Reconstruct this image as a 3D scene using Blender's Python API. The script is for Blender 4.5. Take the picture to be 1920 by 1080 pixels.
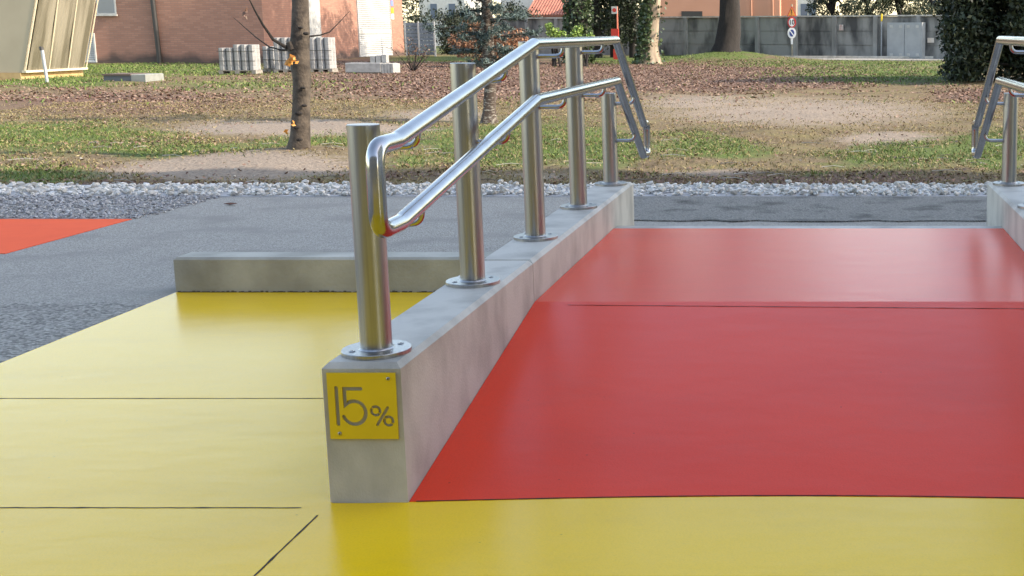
import bpy, bmesh, math, random
import numpy as np
from mathutils import Vector, Matrix
random.seed(7); RNG = np.random.default_rng(11)
S = bpy.context.scene
for o in list(bpy.data.objects): bpy.data.objects.remove(o)
COL = S.collection
R = math.radians

# ---------------------------------------------------------------- camera
F, CX, CY, PITCH, H = 2301.8, 1551.4, 430.0, 0.161, 1.2122      # measured from the photograph (1920 px wide)
cd = bpy.data.cameras.new('camera'); cam = bpy.data.objects.new('camera', cd); COL.objects.link(cam)
cam.location = (0, 0, H); cam.rotation_euler = (math.pi/2 - PITCH, 0, 0)
cd.sensor_fit = 'HORIZONTAL'; cd.sensor_width = 36; cd.lens = 36*F/1920
cd.shift_x = (960-CX)/1920; cd.shift_y = -(540-CY)/1920
cd.clip_start = .05; cd.clip_end = 3000
S.camera = cam
# ---------------------------------------------------------------- sky, sun, exposure
SUN_DIR = Vector((0.995, -0.10, 0)).normalized(); SUN_EL = R(33)
w = bpy.data.worlds.new('World'); S.world = w; w.use_nodes = True
nt = w.node_tree; bg = nt.nodes['Background']
sky = nt.nodes.new('ShaderNodeTexSky'); sky.sky_type = 'NISHITA'; sky.sun_disc = False
sky.sun_elevation = SUN_EL; sky.sun_rotation = math.atan2(SUN_DIR.x, SUN_DIR.y)
sky.air_density = 1.0; sky.dust_density = 1.0; sky.ozone_density = 1.0
nt.links.new(sky.outputs[0], bg.inputs[0]); bg.inputs[1].default_value = 0.15
sd = bpy.data.lights.new('sun', 'SUN'); sun = bpy.data.objects.new('sun', sd); COL.objects.link(sun)
sd.energy = 2.0; sd.angle = R(0.53); sd.color = (1, .975, .935)
sv = Vector((SUN_DIR.x*math.cos(SUN_EL), SUN_DIR.y*math.cos(SUN_EL), math.sin(SUN_EL)))
sun.rotation_euler = sv.to_track_quat('Z', 'Y').to_euler()
S.view_settings.view_transform = 'Standard'; S.view_settings.look = 'None'
S.view_settings.gamma = 1; S.view_settings.exposure = 1.85
S.view_settings.use_white_balance = True; S.view_settings.white_balance_temperature = 7900; S.view_settings.white_balance_tint = 12
S.render.engine = 'CYCLES'

# ---------------------------------------------------------------- measuring helpers
CP, SP = math.cos(PITCH), math.sin(PITCH)
def ray(x, y):
    u = (x-CX)/F; v = -(y-CY)/F
    return Vector((u, CP+SP*v, -SP+CP*v))
def gnd(x, y, z=0.0):
    r = ray(x, y); return Vector((0, 0, H)) + r*((z-H)/r.z)
def aty(x, y, Y):
    r = ray(x, y); return Vector((0, 0, H)) + r*(Y/r.y)
def to_px(x, y, z=0.0):
    Z = CP*y - SP*(z-H); U = CP*(z-H) + SP*y
    return CX + F*x/Z, CY - F*U/Z

# ---------------------------------------------------------------- materials
def mat(name, col, rough=.7, metal=0.0, col2=None, scale=8.0, detail=4, mix=(.35, .7), bump=0.0, bscale=None,
        island=None, spec=.5, coat=0.0, emit=None, alpha=None, trans=0.0, stretch=None, rough_var=0.0, sub=None):
    m = bpy.data.materials.new(name); m.use_nodes = True
    t = m.node_tree; b = t.nodes['Principled BSDF']; L = t.links.new
    b.inputs['Base Color'].default_value = (*col, 1); b.inputs['Roughness'].default_value = rough
    b.inputs['Metallic'].default_value = metal; b.inputs['Specular IOR Level'].default_value = spec
    if coat: b.inputs['Coat Weight'].default_value = coat; b.inputs['Coat Roughness'].default_value = .12
    if trans: b.inputs['Transmission Weight'].default_value = trans
    geo = t.nodes.new('ShaderNodeNewGeometry')
    vec = geo.outputs['Position']
    if stretch:
        mp = t.nodes.new('ShaderNodeMapping'); mp.inputs['Scale'].default_value = stretch
        L(vec, mp.inputs['Vector']); vec = mp.outputs[0]
    src = None
    if col2 is not None:
        n = t.nodes.new('ShaderNodeTexNoise'); n.inputs['Scale'].default_value = scale; n.inputs['Detail'].default_value = detail
        L(vec, n.inputs['Vector'])
        mr = t.nodes.new('ShaderNodeMapRange'); mr.inputs[1].default_value, mr.inputs[2].default_value = mix
        L(n.outputs[0], mr.inputs[0])
        mx = t.nodes.new('ShaderNodeMix'); mx.data_type = 'RGBA'
        mx.inputs[6].default_value = (*col, 1); mx.inputs[7].default_value = (*col2, 1)
        L(mr.outputs[0], mx.inputs[0]); src = mx.outputs[2]
        if rough_var:
            mr2 = t.nodes.new('ShaderNodeMapRange'); mr2.inputs[3].default_value = rough-rough_var; mr2.inputs[4].default_value = rough+rough_var
            L(n.outputs[0], mr2.inputs[0]); L(mr2.outputs[0], b.inputs['Roughness'])
    if island:
        cr = t.nodes.new('ShaderNodeValToRGB'); L(geo.outputs['Random Per Island'], cr.inputs[0])
        e = cr.color_ramp.elements
        for i, c in enumerate(island):
            p = i/(len(island)-1)
            if i == 0: el = e[0]
            elif i == len(island)-1: el = e[-1]
            else: el = e.new(p)
            el.position = p; el.color = (*c, 1)
        src = cr.outputs[0]
    if src: L(src, b.inputs['Base Color'])
    if bump:
        n2 = t.nodes.new('ShaderNodeTexNoise'); n2.inputs['Scale'].default_value = bscale or scale*4; n2.inputs['Detail'].default_value = 5
        L(vec, n2.inputs['Vector'])
        bp = t.nodes.new('ShaderNodeBump'); bp.inputs['Strength'].default_value = bump; bp.inputs['Distance'].default_value = .02
        L(n2.outputs[0], bp.inputs['Height']); L(bp.outputs[0], b.inputs['Normal'])
    return m
M = {}
M['conc'] = mat('concrete', (.51, .485, .437), .55, col2=(.27, .255, .23), scale=4.2, detail=14, mix=(.44, .76), bump=.14, bscale=160, stretch=(1.3, 1.3, .8))
M['conc_old'] = mat('old_concrete', (.43, .405, .34), .55, col2=(.23, .213, .17), scale=3.6, detail=7, mix=(.35, .7), bump=.2, bscale=70)
M['steel'] = mat('brushed_steel', (.42, .415, .41), .31, 1.0, col2=(.33, .326, .32), scale=2.5, detail=5, bump=.015, bscale=3.0, stretch=(60, 60, 1.5), rough_var=.06)
M['rail'] = mat('polished_rail_steel', (.44, .438, .445), .18, 1.0, col2=(.36, .358, .365), scale=14, detail=5, bump=.01, bscale=300, rough_var=.05)
M['sign_y'] = mat('sign_yellow', (.72, .50, .02), .42, col2=(.66, .455, .02), scale=12)
M['dark'] = mat('dark_gap', (.02, .018, .015), .9)
M['white'] = mat('white_paint', (.50, .50, .485), .5, col2=(.42, .42, .40), scale=5)
M['plastic_d'] = mat('dark_pipe', (.035, .032, .03), .5)

def coating(name, col, colb, rough, spec):
    # glossy resin floor: even colour, faint broom marks and cloudy gloss
    m = bpy.data.materials.new(name); m.use_nodes = True
    t = m.node_tree; b = t.nodes['Principled BSDF']; L = t.links.new
    g = t.nodes.new('ShaderNodeNewGeometry')
    mp = t.nodes.new('ShaderNodeMapping'); mp.inputs['Scale'].default_value = (.8, 1.6, 1); L(g.outputs['Position'], mp.inputs[0])
    n = t.nodes.new('ShaderNodeTexNoise'); n.inputs['Scale'].default_value = 1.3; n.inputs['Detail'].default_value = 2.5; L(mp.outputs[0], n.inputs[0])
    mx = t.nodes.new('ShaderNodeMix'); mx.data_type = 'RGBA'; mx.inputs[6].default_value = (*col, 1); mx.inputs[7].default_value = (*colb, 1)
    mr = t.nodes.new('ShaderNodeMapRange'); mr.interpolation_type = 'SMOOTHSTEP'; mr.inputs[1].default_value = .15; mr.inputs[2].default_value = .85
    L(n.outputs[0], mr.inputs[0]); L(mr.outputs[0], mx.inputs[0])
    def over(fac_src, lo, hi, amt, c, prev):
        q = t.nodes.new('ShaderNodeMapRange'); q.inputs[1].default_value = lo; q.inputs[2].default_value = hi; q.inputs[4].default_value = amt
        L(fac_src, q.inputs[0]); x = t.nodes.new('ShaderNodeMix'); x.data_type = 'RGBA'; L(q.outputs[0], x.inputs[0]); L(prev, x.inputs[6]); x.inputs[7].default_value = (*c, 1)
        return x.outputs[2]
    ng = t.nodes.new('ShaderNodeTexNoise'); ng.inputs['Scale'].default_value = 210; ng.inputs['Detail'].default_value = 2; L(g.outputs['Position'], ng.inputs[0])
    nd = t.nodes.new('ShaderNodeTexNoise'); nd.inputs['Scale'].default_value = 2.3; nd.inputs['Detail'].default_value = 9; nd.inputs['Roughness'].default_value = .7; L(mp.outputs[0], nd.inputs[0])
    ns = t.nodes.new('ShaderNodeTexVoronoi'); ns.inputs['Scale'].default_value = 9; L(g.outputs['Position'], ns.inputs[0])
    c_ = over(ng.outputs[0], .45, .75, .22, tuple(v*.55 for v in col), mx.outputs[2])
    c_ = over(nd.outputs[0], .52, .80, .30, tuple(v*.6+.03 for v in col), c_)
    c_ = over(ns.outputs['Distance'], .035, .02, .5, tuple(v*.25 for v in col), c_)
    L(c_, b.inputs['Base Color'])
    b.inputs['Roughness'].default_value = rough
    b.inputs['Specular IOR Level'].default_value = spec
    n2 = t.nodes.new('ShaderNodeTexNoise'); n2.inputs['Scale'].default_value = 160; n2.inputs['Detail'].default_value = 3; L(g.outputs['Position'], n2.inputs[0])
    bp = t.nodes.new('ShaderNodeBump'); bp.inputs['Strength'].default_value = .07; bp.inputs['Distance'].default_value = .006
    L(n2.outputs[0], bp.inputs['Height'])
    n3 = t.nodes.new('ShaderNodeTexNoise'); n3.inputs['Scale'].default_value = 5; n3.inputs['Detail'].default_value = 3; L(mp.outputs[0], n3.inputs[0])
    b3 = t.nodes.new('ShaderNodeBump'); b3.inputs['Strength'].default_value = .10; b3.inputs['Distance'].default_value = .02
    L(n3.outputs[0], b3.inputs['Height']); L(bp.outputs[0], b3.inputs['Normal']); L(b3.outputs[0], b.inputs['Normal'])
    return m
M['yellow'] = coating('yellow_coating', (.92, .56, .010), (.86, .515, .012), .22, .27)
M['red'] = coating('red_coating', (.86, .050, .016), (.79, .044, .017), .25, .19)
M['orange'] = mat('orange_coating', (.92, .12, .040), .85, col2=(.88, .11, .038), scale=6, spec=.2)

def speckle(name, c1, c2, c3, s1, s2, bump, rough=.9):
    m = bpy.data.materials.new(name); m.use_nodes = True
    t = m.node_tree; b = t.nodes['Principled BSDF']; L = t.links.new
    b.inputs['Roughness'].default_value = rough; b.inputs['Specular IOR Level'].default_value = .3
    g = t.nodes.new('ShaderNodeNewGeometry')
    v = t.nodes.new('ShaderNodeTexVoronoi'); v.inputs['Scale'].default_value = s1; L(g.outputs['Position'], v.inputs[0])
    n = t.nodes.new('ShaderNodeTexNoise'); n.inputs['Scale'].default_value = s2; n.inputs['Detail'].default_value = 8; L(g.outputs['Position'], n.inputs[0])
    mx = t.nodes.new('ShaderNodeMix'); mx.data_type = 'RGBA'; mx.inputs[6].default_value = (*c1, 1); mx.inputs[7].default_value = (*c2, 1)
    sx = t.nodes.new('ShaderNodeSeparateColor'); L(v.outputs['Color'], sx.inputs[0]); L(sx.outputs[0], mx.inputs[0])
    mr = t.nodes.new('ShaderNodeMapRange'); mr.inputs[1].default_value = .52; mr.inputs[2].default_value = .72; L(n.outputs[0], mr.inputs[0])
    m2 = t.nodes.new('ShaderNodeMix'); m2.data_type = 'RGBA'; L(mx.outputs[2], m2.inputs[6]); m2.inputs[7].default_value = (*c3, 1)
    L(mr.outputs[0], m2.inputs[0]); L(m2.outputs[2], b.inputs['Base Color'])
    bp = t.nodes.new('ShaderNodeBump'); bp.inputs['Strength'].default_value = bump; bp.inputs['Distance'].default_value = .01
    L(v.outputs['Distance'], bp.inputs['Height']); L(bp.outputs[0], b.inputs['Normal'])
    return m
M['asphalt'] = speckle('asphalt', (.23, .217, .195), (.43, .408, .368), (.26, .246, .222), 150, 2.2, .6)
M['asphalt_old'] = speckle('rough_asphalt', (.14, .133, .12), (.42, .40, .362), (.19, .181, .164), 80, 2.5, .9)
M['asphalt_dark'] = speckle('torn_asphalt', (.15, .146, .134), (.27, .262, .24), (.06, .058, .054), 90, 3.2, .9)

# ---------------------------------------------------------------- object helpers
def tag(o, label=None, cat=None, group=None, kind=None):
    if label: o['label'] = label
    if cat: o['category'] = cat
    if group: o['group'] = group
    if kind: o['kind'] = kind
    return o
def empty(name, loc, label, cat, group=None):
    o = bpy.data.objects.new(name, None); o.empty_display_size = .1; o.location = loc; COL.objects.link(o)
    return tag(o, label, cat, group)
def link(name, me, m, parent=None, smooth=False):
    if m is not None and not me.materials: me.materials.append(m)
    o = bpy.data.objects.new(name, me); COL.objects.link(o)
    if parent is not None:
        o.parent = parent
        o.matrix_parent_inverse = Matrix.Translation(parent_origin(parent)).inverted()
    if smooth: me.polygons.foreach_set('use_smooth', [True]*len(me.polygons))
    return o
def parent_origin(p):      # meshes are written in world coordinates; only Empties carry a place of their own
    return Vector(p.location) if p.type == 'EMPTY' else Vector((0, 0, 0))
class MB:
    """collects shapes for ONE mesh, all in world coordinates"""
    def __init__(s): s.v = []; s.f = []
    def add(s, vs, fs):
        k = len(s.v); s.v += [tuple(p) for p in vs]; s.f += [tuple(i+k for i in q) for q in fs]; return s
    def box(s, x0, x1, y0, y1, z0, z1):
        return s.add([(x0,y0,z0),(x1,y0,z0),(x1,y1,z0),(x0,y1,z0),(x0,y0,z1),(x1,y0,z1),(x1,y1,z1),(x0,y1,z1)],
                     [(0,3,2,1),(4,5,6,7),(0,1,5,4),(1,2,6,5),(2,3,7,6),(3,0,4,7)])
    def cham(s, x0, x1, y0, y1, z0, z1, c):
        """block with chamfered top edges"""
        vs = [(x0,y0,z0),(x1,y0,z0),(x1,y1,z0),(x0,y1,z0),(x0,y0,z1-c),(x1,y0,z1-c),(x1,y1,z1-c),(x0,y1,z1-c),
              (x0+c,y0+c,z1),(x1-c,y0+c,z1),(x1-c,y1-c,z1),(x0+c,y1-c,z1)]
        return s.add(vs, [(0,3,2,1),(0,1,5,4),(1,2,6,5),(2,3,7,6),(3,0,4,7),(4,5,9,8),(5,6,10,9),(6,7,11,10),(7,4,8,11),(8,9,10,11)])
    def tube(s, pts, rad, n=16, cap=True):
        pts = [Vector(p) for p in pts]; rads = rad if isinstance(rad, (list, tuple)) else [rad]*len(pts)
        T = []
        for i in range(len(pts)):
            a = (pts[i]-pts[i-1]).normalized() if i else None
            b = (pts[i+1]-pts[i]).normalized() if i < len(pts)-1 else None
            T.append((a+b).normalized() if a is not None and b is not None else (a if b is None else b))
        up = Vector((0, 0, 1)) if abs(T[0].z) < .9 else Vector((1, 0, 0))
        nx = T[0].cross(up).normalized(); rings = []
        for i, p in enumerate(pts):
            nx = (nx - T[i]*nx.dot(T[i])).normalized(); ny = T[i].cross(nx)
            rings.append([p + (nx*math.cos(2*math.pi*k/n) + ny*math.sin(2*math.pi*k/n))*rads[i] for k in range(n)])
        vs = [q for r in rings for q in r]; fs = []
        for i in range(len(pts)-1):
            for k in range(n):
                fs.append((i*n+k, i*n+(k+1) % n, (i+1)*n+(k+1) % n, (i+1)*n+k))
        if cap: fs += [tuple(range(n-1, -1, -1)), tuple((len(pts)-1)*n+k for k in range(n))]
        return s.add(vs, fs)
    def lathe(s, x, y, prof, n=28):
        vs = []; fs = []
        for r, z in prof: vs += [(x+r*math.cos(2*math.pi*k/n), y+r*math.sin(2*math.pi*k/n), z) for k in range(n)]
        for i in range(len(prof)-1):
            for k in range(n): fs.append((i*n+k, i*n+(k+1) % n, (i+1)*n+(k+1) % n, (i+1)*n+k))
        fs += [tuple(range(n-1, -1, -1)), tuple((len(prof)-1)*n+k for k in range(n))]
        return s.add(vs, fs)
    def prism(s, poly, axis, a0, a1):
        """poly of 2-d points swept along an axis between a0 and a1"""
        def P(p, a): return {'x': (a, p[0], p[1]), 'y': (p[0], a, p[1]), 'z': (p[0], p[1], a)}[axis]
        n = len(poly); vs = [P(p, a0) for p in poly]+[P(p, a1) for p in poly]
        return s.add(vs, [tuple(range(n-1, -1, -1)), tuple(range(n, 2*n))]+[(i, (i+1) % n, n+(i+1) % n, n+i) for i in range(n)])
    def build(s, name, m, parent=None, smooth=False, fix=True):
        me = bpy.data.meshes.new(name); me.from_pydata(s.v, [], s.f); me.update()
        if fix:
            bm = bmesh.new(); bm.from_mesh(me); bmesh.ops.recalc_face_normals(bm, faces=bm.faces); bm.to_mesh(me); bm.free()
        o = link(name, me, m, parent)
        if smooth:
            me.polygons.foreach_set('use_smooth', [len(p.vertices) == 4 for p in me.polygons])
            try: me.set_sharp_from_angle(angle=R(40))
            except Exception: pass
        return o
def round_path(pts, rad, seg=6):
    """polyline with corners rounded; rad per corner (0 = mitre)"""
    pts = [Vector(p) for p in pts]; out = [pts[0]]
    for i in range(1, len(pts)-1):
        r = rad[i-1] if isinstance(rad, (list, tuple)) else rad
        a = (pts[i-1]-pts[i]).normalized(); b = (pts[i+1]-pts[i]).normalized()
        if r <= 0: out.append(pts[i]); continue
        for k in range(seg+1):
            t = k/seg; p0 = pts[i]+a*r; p2 = pts[i]+b*r
            out.append(p0*(1-t)**2 + pts[i]*2*t*(1-t) + p2*t*t)
    out.append(pts[-1]); return out
def quads(name, V, m, parent=None):
    n = V.shape[0]; me = bpy.data.meshes.new(name)
    me.vertices.add(n*4); me.vertices.foreach_set('co', V.reshape(-1).astype(np.float32))
    me.loops.add(n*4); me.loops.foreach_set('vertex_index', np.arange(n*4, dtype=np.int32))
    me.polygons.add(n); me.polygons.foreach_set('loop_start', np.arange(0, n*4, 4, dtype=np.int32))
    me.update(); me.validate()
    return link(name, me, m, parent)
def leaf_quads(P, size, flat=0.0, asp=.55):
    """one small pointed leaf (a kite) at each point; flat=1 lies on the ground"""
    n = len(P); d = RNG.normal(size=(n, 3)); nn = RNG.normal(size=(n, 3))
    nn[:, 2] = nn[:, 2]*(1-flat) + flat*3*np.sign(nn[:, 2]+1e-6)
    nn /= np.linalg.norm(nn, axis=1)[:, None]
    d -= nn*np.sum(d*nn, axis=1)[:, None]; d /= np.linalg.norm(d, axis=1)[:, None]
    b = np.cross(nn, d); s = (size*RNG.uniform(.6, 1.3, n))[:, None]
    return np.stack([P-d*s*.5, P+b*s*asp*.5-d*s*.05, P+d*s*.5+nn*s*.12, P-b*s*asp*.5-d*s*.05], axis=1)
def cloud(blobs, n, shell=.55):
    """points spread through ellipsoids (cx,cy,cz,rx,ry,rz), denser towards the outside and broken into clumps"""
    vol = np.array([b[3]*b[4]*b[5] for b in blobs])**.7; vol /= vol.sum(); out = []
    for b, k in zip(blobs, (vol*n).astype(int)+1):
        d = RNG.normal(size=(k, 3)); d /= np.linalg.norm(d, axis=1)[:, None]
        r = RNG.uniform(shell**3, 1, k)**(1/3)
        out.append(np.array(b[:3]) + d*r[:, None]*np.array(b[3:6]))
    return np.concatenate(out)
def clumps(cx, cy, cz, rx, ry, rz, n, s0, s1):
    out = []
    for _ in range(n):
        d = RNG.normal(size=3); d /= np.linalg.norm(d); r = RNG.uniform(.35, 1)**.5; s = RNG.uniform(s0, s1)
        out.append((cx+d[0]*r*rx, cy+d[1]*r*ry, cz+d[2]*r*rz, s, s, s*.8))
    return out
def trunk(name, pts, rads, m, parent, n=14, rough=.08):
    mb = MB(); mb.tube(pts, rads, n)
    c = [Vector(p) for p in pts]
    for i, v in enumerate(mb.v):
        if i >= len(pts)*n: break
        k = i//n; a = i % n
        j = 1+rough*(math.sin(a*2.1+k*.9)*.5+random.uniform(-.6, .6))
        mb.v[i] = tuple(c[k]+(Vector(v)-c[k])*j)
    return mb.build(name, m, parent, smooth=True)

# ================================================================ SETTING
T, WALLW, CH = .378, .2, .014                   # parapet top, width, chamfer
XR, XW = -1.0826, .8916                         # inner faces of the two parapets
Y1, YJ, YC, YE = 3.016, 4.433, 6.1287, 6.80     # ramp foot, ramp/landing fold, crest, parapet end
HL = .15*(YJ-Y1)
XY, XO = -3.03, -4.5                            # left edge of the yellow floor, right edge of orange patch

BLOBS = [  # kind, px, py, rx, ry, weight (places read off the photograph, turned into ground coordinates)
 ('g',60,325,120,24,1),('g',100,255,230,30,1),('g',330,278,240,14,.9),('g',640,266,190,17,1),('g',770,300,60,18,.7),
 ('g',960,268,190,44,1),('g',1120,275,100,42,1),('g',1330,277,130,22,.9),('g',1700,290,170,30,.9),('g',1860,280,90,38,1),
 ('g',250,130,280,13,.95),('g',90,152,150,12,.9),('g',1330,108,140,9,1.1),('g',1650,140,180,15,1.1),('g',1580,120,260,7,.9),
 ('g',470,158,220,12,.55),('g',1300,252,90,12,.6),('g',830,110,120,7,.8),('g',1520,322,60,8,.6),('g',600,325,90,9,.35),
 ('g',1180,112,110,8,1),
 ('s',430,313,250,22,1.1),('s',540,238,230,15,1),('s',720,242,150,13,.8),('s',1500,208,330,34,.74),('s',1660,258,110,15,.85),
 ('s',1310,192,170,20,.7),('s',820,215,130,12,.7),('s',1330,318,110,10,.7),('s',60,296,70,6,.5),('s',1010,330,90,8,.6),
 ('l',900,150,340,38,1.1),('l',1310,142,300,30,1.1),('l',1500,152,170,16,.8),('l',230,192,330,28,.75),('l',1850,178,130,16,.8),
 ('l',1500,334,380,13,.9),('l',300,343,420,7,.9),('l',770,326,180,10,.6),('l',280,270,150,7,.8),('l',150,306,110,7,.7),('l',660,120,120,14,.8)]
def zones(x, y):
    px, py = to_px(x, np.maximum(y, .5))
    z = {'g': np.zeros_like(px), 's': np.zeros_like(px), 'l': np.zeros_like(px)}
    for k, bx, by, rx, ry, wt in BLOBS:
        d = ((px-bx)/rx)**2+((py-by)/ry)**2
        z[k] = np.maximum(z[k], wt*np.exp(-d*.9))
    out = (px < -250) | (px > 2150) | (py < 100)
    z['g'] = np.where(out, np.maximum(z['g'], .55), z['g'])
    return z
def gh(x, y):
    b = np.clip((y-9.6)/1.0, 0, 1)
    h = .022*np.sin(x*1.7+y*.6)*np.sin(y*1.3-x*.4)+.015*np.sin(x*4.1+1)*np.sin(y*3.3)
    m = .38*np.exp(-(((x+4.0)/2.4)**2+((y-50.3)/2.2)**2)) + .07*np.exp(-(((x+5.2)/.7)**2+((y-12.1)/.6)**2))
    road = np.clip((np.abs(y-51.6)-1.6)/1.0, 0, 1)
    return b*np.where(x > -2.0, road, 1.0)*h + m - .012
def make_ground():
    xs = np.concatenate([[-600, -300, -120, -70, -50, -40], np.arange(-34, 16, .22), [18, 24, 40, 80, 300, 600]])
    ys = np.concatenate([[-200, -60, -20, -4, 4, 8.2], np.arange(8.8, 30, .16), np.arange(30, 62, .4), [66, 80, 120, 200, 500, 1200]])
    X, Y = np.meshgrid(xs, ys); nx, ny = len(xs), len(ys)
    Z = gh(X, Y); me = bpy.data.meshes.new('ground')
    vs = np.stack([X, Y, Z], -1).reshape(-1, 3)
    idx = np.arange(nx*ny).reshape(ny, nx)
    fs = np.stack([idx[:-1, :-1], idx[:-1, 1:], idx[1:, 1:], idx[1:, :-1]], -1).reshape(-1, 4)
    me.from_pydata(vs.tolist(), [], fs.tolist()); me.update()
    z = zones(vs[:, 0], vs[:, 1])
    at = me.color_attributes.new('zone', 'FLOAT_COLOR', 'POINT')
    at.data.foreach_set('color', np.stack([z['g'], z['l'], z['s'], np.ones(len(vs))], -1).reshape(-1).astype(np.float32))
    m = bpy.data.materials.new('park_soil'); m.use_nodes = True; t = m.node_tree; b = t.nodes['Principled BSDF']; L = t.links.new
    b.inputs['Roughness'].default_value = .95; b.inputs['Specular IOR Level'].default_value = .15
    a = t.nodes.new('ShaderNodeVertexColor'); a.layer_name = 'zone'; sp = t.nodes.new('ShaderNodeSeparateColor'); L(a.outputs[0], sp.inputs[0])
    g = t.nodes.new('ShaderNodeNewGeometry')
    def noise(s, d=6):
        n = t.nodes.new('ShaderNodeTexNoise'); n.inputs['Scale'].default_value = s; n.inputs['Detail'].default_value = d; n.inputs['Roughness'].default_value = .65
        L(g.outputs['Position'], n.inputs[0]); return n.outputs[0]
    def mixc(f, c1, c2):
        mx = t.nodes.new('ShaderNodeMix'); mx.data_type = 'RGBA'
        for s, c in ((6, c1), (7, c2)):
            if isinstance(c, tuple): mx.inputs[s].default_value = (*c, 1)
            else: L(c, mx.inputs[s])
        L(f, mx.inputs[0]); return mx.outputs[2]
    def rng(v, lo, hi):
        r = t.nodes.new('ShaderNodeMapRange'); r.inputs[1].default_value = lo; r.inputs[2].default_value = hi; L(v, r.inputs[0]); return r.outputs[0]
    n1, n2, n3 = noise(2.2), noise(11), noise(38, 4)
    fine = rng(n3, .35, .65)
    def mask(ch, nz, amt):
        ad = t.nodes.new('ShaderNodeMath'); ad.operation = 'MULTIPLY_ADD'; L(nz, ad.inputs[0]); ad.inputs[1].default_value = amt
        L(sp.outputs[ch], ad.inputs[2]); return rng(ad.outputs[0], .30+amt*.5, .62+amt*.5)
    dry = mixc(fine, (.085, .061, .036), (.23, .172, .104))
    dry = mixc(rng(n1, .45, .65), dry, (.175, .145, .07))
    sand = mixc(fine, (.17, .135, .105), (.33, .27, .215))
    leaf = mixc(fine, (.085, .049, .036), (.20, .128, .095))
    grass = mixc(fine, (.045, .075, .018), (.14, .175, .055))
    dry = mixc(rng(noise(.9, 8), .56, .70), dry, (.085, .062, .04))
    c = mixc(mask(2, n2, .9), dry, sand)
    c = mixc(mask(1, n2, .8), c, leaf)
    c = mixc(mask(0, n1, 1.0), c, grass)
    L(c, b.inputs['Base Color'])
    bp = t.nodes.new('ShaderNodeBump'); bp.inputs['Strength'].default_value = .8; bp.inputs['Distance'].default_value = .04
    L(n2, bp.inputs['Height']); L(bp.outputs[0], b.inputs['Normal'])
    o = link('ground', me, m); tag(o, kind='structure')
    me.polygons.foreach_set('use_smooth', [True]*len(me.polygons))
make_ground()

def sheet(name, x0, x1, y0, y1, z, m, th=.05):
    return tag(MB().box(x0, x1, y0, y1, z-th, z).build(name, m), kind='structure')
sheet('asphalt_path', XO, 9, -6, 8.93, .002, M['asphalt'])
sheet('orange_pavement', -14, XO-.006, 6.62, 7.86, .004, M['orange'])
sheet('worn_asphalt', -14, XO-.004, -6, 6.616, .001, M['asphalt'])
# older, coarser tarmac in front with a ragged seam, and a torn strip behind the steps
pts = [(-4.49, -5.9), (XY-.005, -5.9)]+[(XY-.005, 5.34)]+[(XY-.1-i*.09, 5.37+.03*math.sin(i*1.7)+random.uniform(-.015, .015)) for i in range(15)]+[(-4.49, 5.36)]
tag(MB().prism(pts, 'z', .0025, .007).build('old_asphalt', M['asphalt_old']), kind='structure')
pts = [(-1.5, 7.72+random.uniform(-.02, .02))]+[(-1.5+i*.15, 7.75+random.uniform(-.035, .035)) for i in range(1, 34)]+[(3.6, 8.9), (-1.5, 8.9)]
tag(MB().prism(pts, 'z', .0025, .012).build('torn_asphalt', M['asphalt_dark']), kind='structure')

# yellow coated floor with saw-cut joints
yl = MB().prism([(XY, -4), (6, -4), (6, Y1+.004)]+[(XW-.02-i*.0988*2, Y1+.002+.04*math.sin(math.pi*i/10)) for i in range(11)]+
                [(XR-.1, Y1-.004), (XR-WALLW+.004, Y1-.004), (XR-WALLW+.004, 5.60), (XY, 5.60)], 'z', -.03, .008).build('yellow_pavement', M['yellow'])
tag(yl, kind='structure')
def joint(p0, p1, wd, parent, z=.0086, n=60, slope=None):
    p0, p1 = Vector(p0), Vector(p1); d = (p1-p0); u = d.normalized(); q = Vector((-u.y, u.x, 0)); L_, R_ = [], []
    for i in range(n+1):
        p = p0+d*(i/n); a = wd*(.5+.25*random.random()) if random.random() > .07 else wd*.95
        p = p+q*random.uniform(-.0008, .0008); zz = z if slope is None else slope(p)
        L_.append((p.x+q.x*a, p.y+q.y*a, zz)); R_.append((p.x-q.x*a, p.y-q.y*a, zz))
    m = MB(); vs = L_+R_; m.add(vs, [(i, i+1, n+2+i, n+1+i) for i in range(n)])
    return m.build('joint', M['dark'], parent)
joint((XY, 3.922, 0), (XR-WALLW, 3.922, 0), .0042, yl)
joint((XY, 2.981, 0), (-1.343, 2.979, 0), .0046, yl)
joint((-1.281, 2.93, 0), (-1.277, 1.2, 0), .0040, yl)

# red ramp, landing and the steps down behind it
def redz(y): return .009+max(0, min(1, (y-Y1)/(YJ-Y1)))*HL
N = 40; xs = [XR+.002+(XW-XR-.004)*i/N for i in range(N+1)]
vs, fs = [], []
rows = [0, .25, .5, .75, 1]
for i, x in enumerate(xs):
    y0 = Y1+.004+.04*math.sin(math.pi*i/N)+random.uniform(-.0015, .0015)
    for r in rows:
        y = y0+(YJ-y0)*r; vs.append((x, y, .0095+HL*r))
    vs.append((x, YC, HL+.0095)); vs.append((x, YC, -.02)); vs.append((x, y0, -.02))
k = len(rows)+3
for i in range(N):
    for j in range(k): fs.append((i*k+j, (i+1)*k+j, (i+1)*k+(j+1) % k, i*k+(j+1) % k))
fs += [tuple(range(k)), tuple(N*k+j for j in range(k))]
rp = MB().add(vs, fs).build('ramp', M['red']); tag(rp, kind='structure')
joint((XR+.13, YJ-.035, 0), (XW, YJ-.075, 0), .0030, rp, slope=lambda p: redz(p.y)+.0014)
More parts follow.
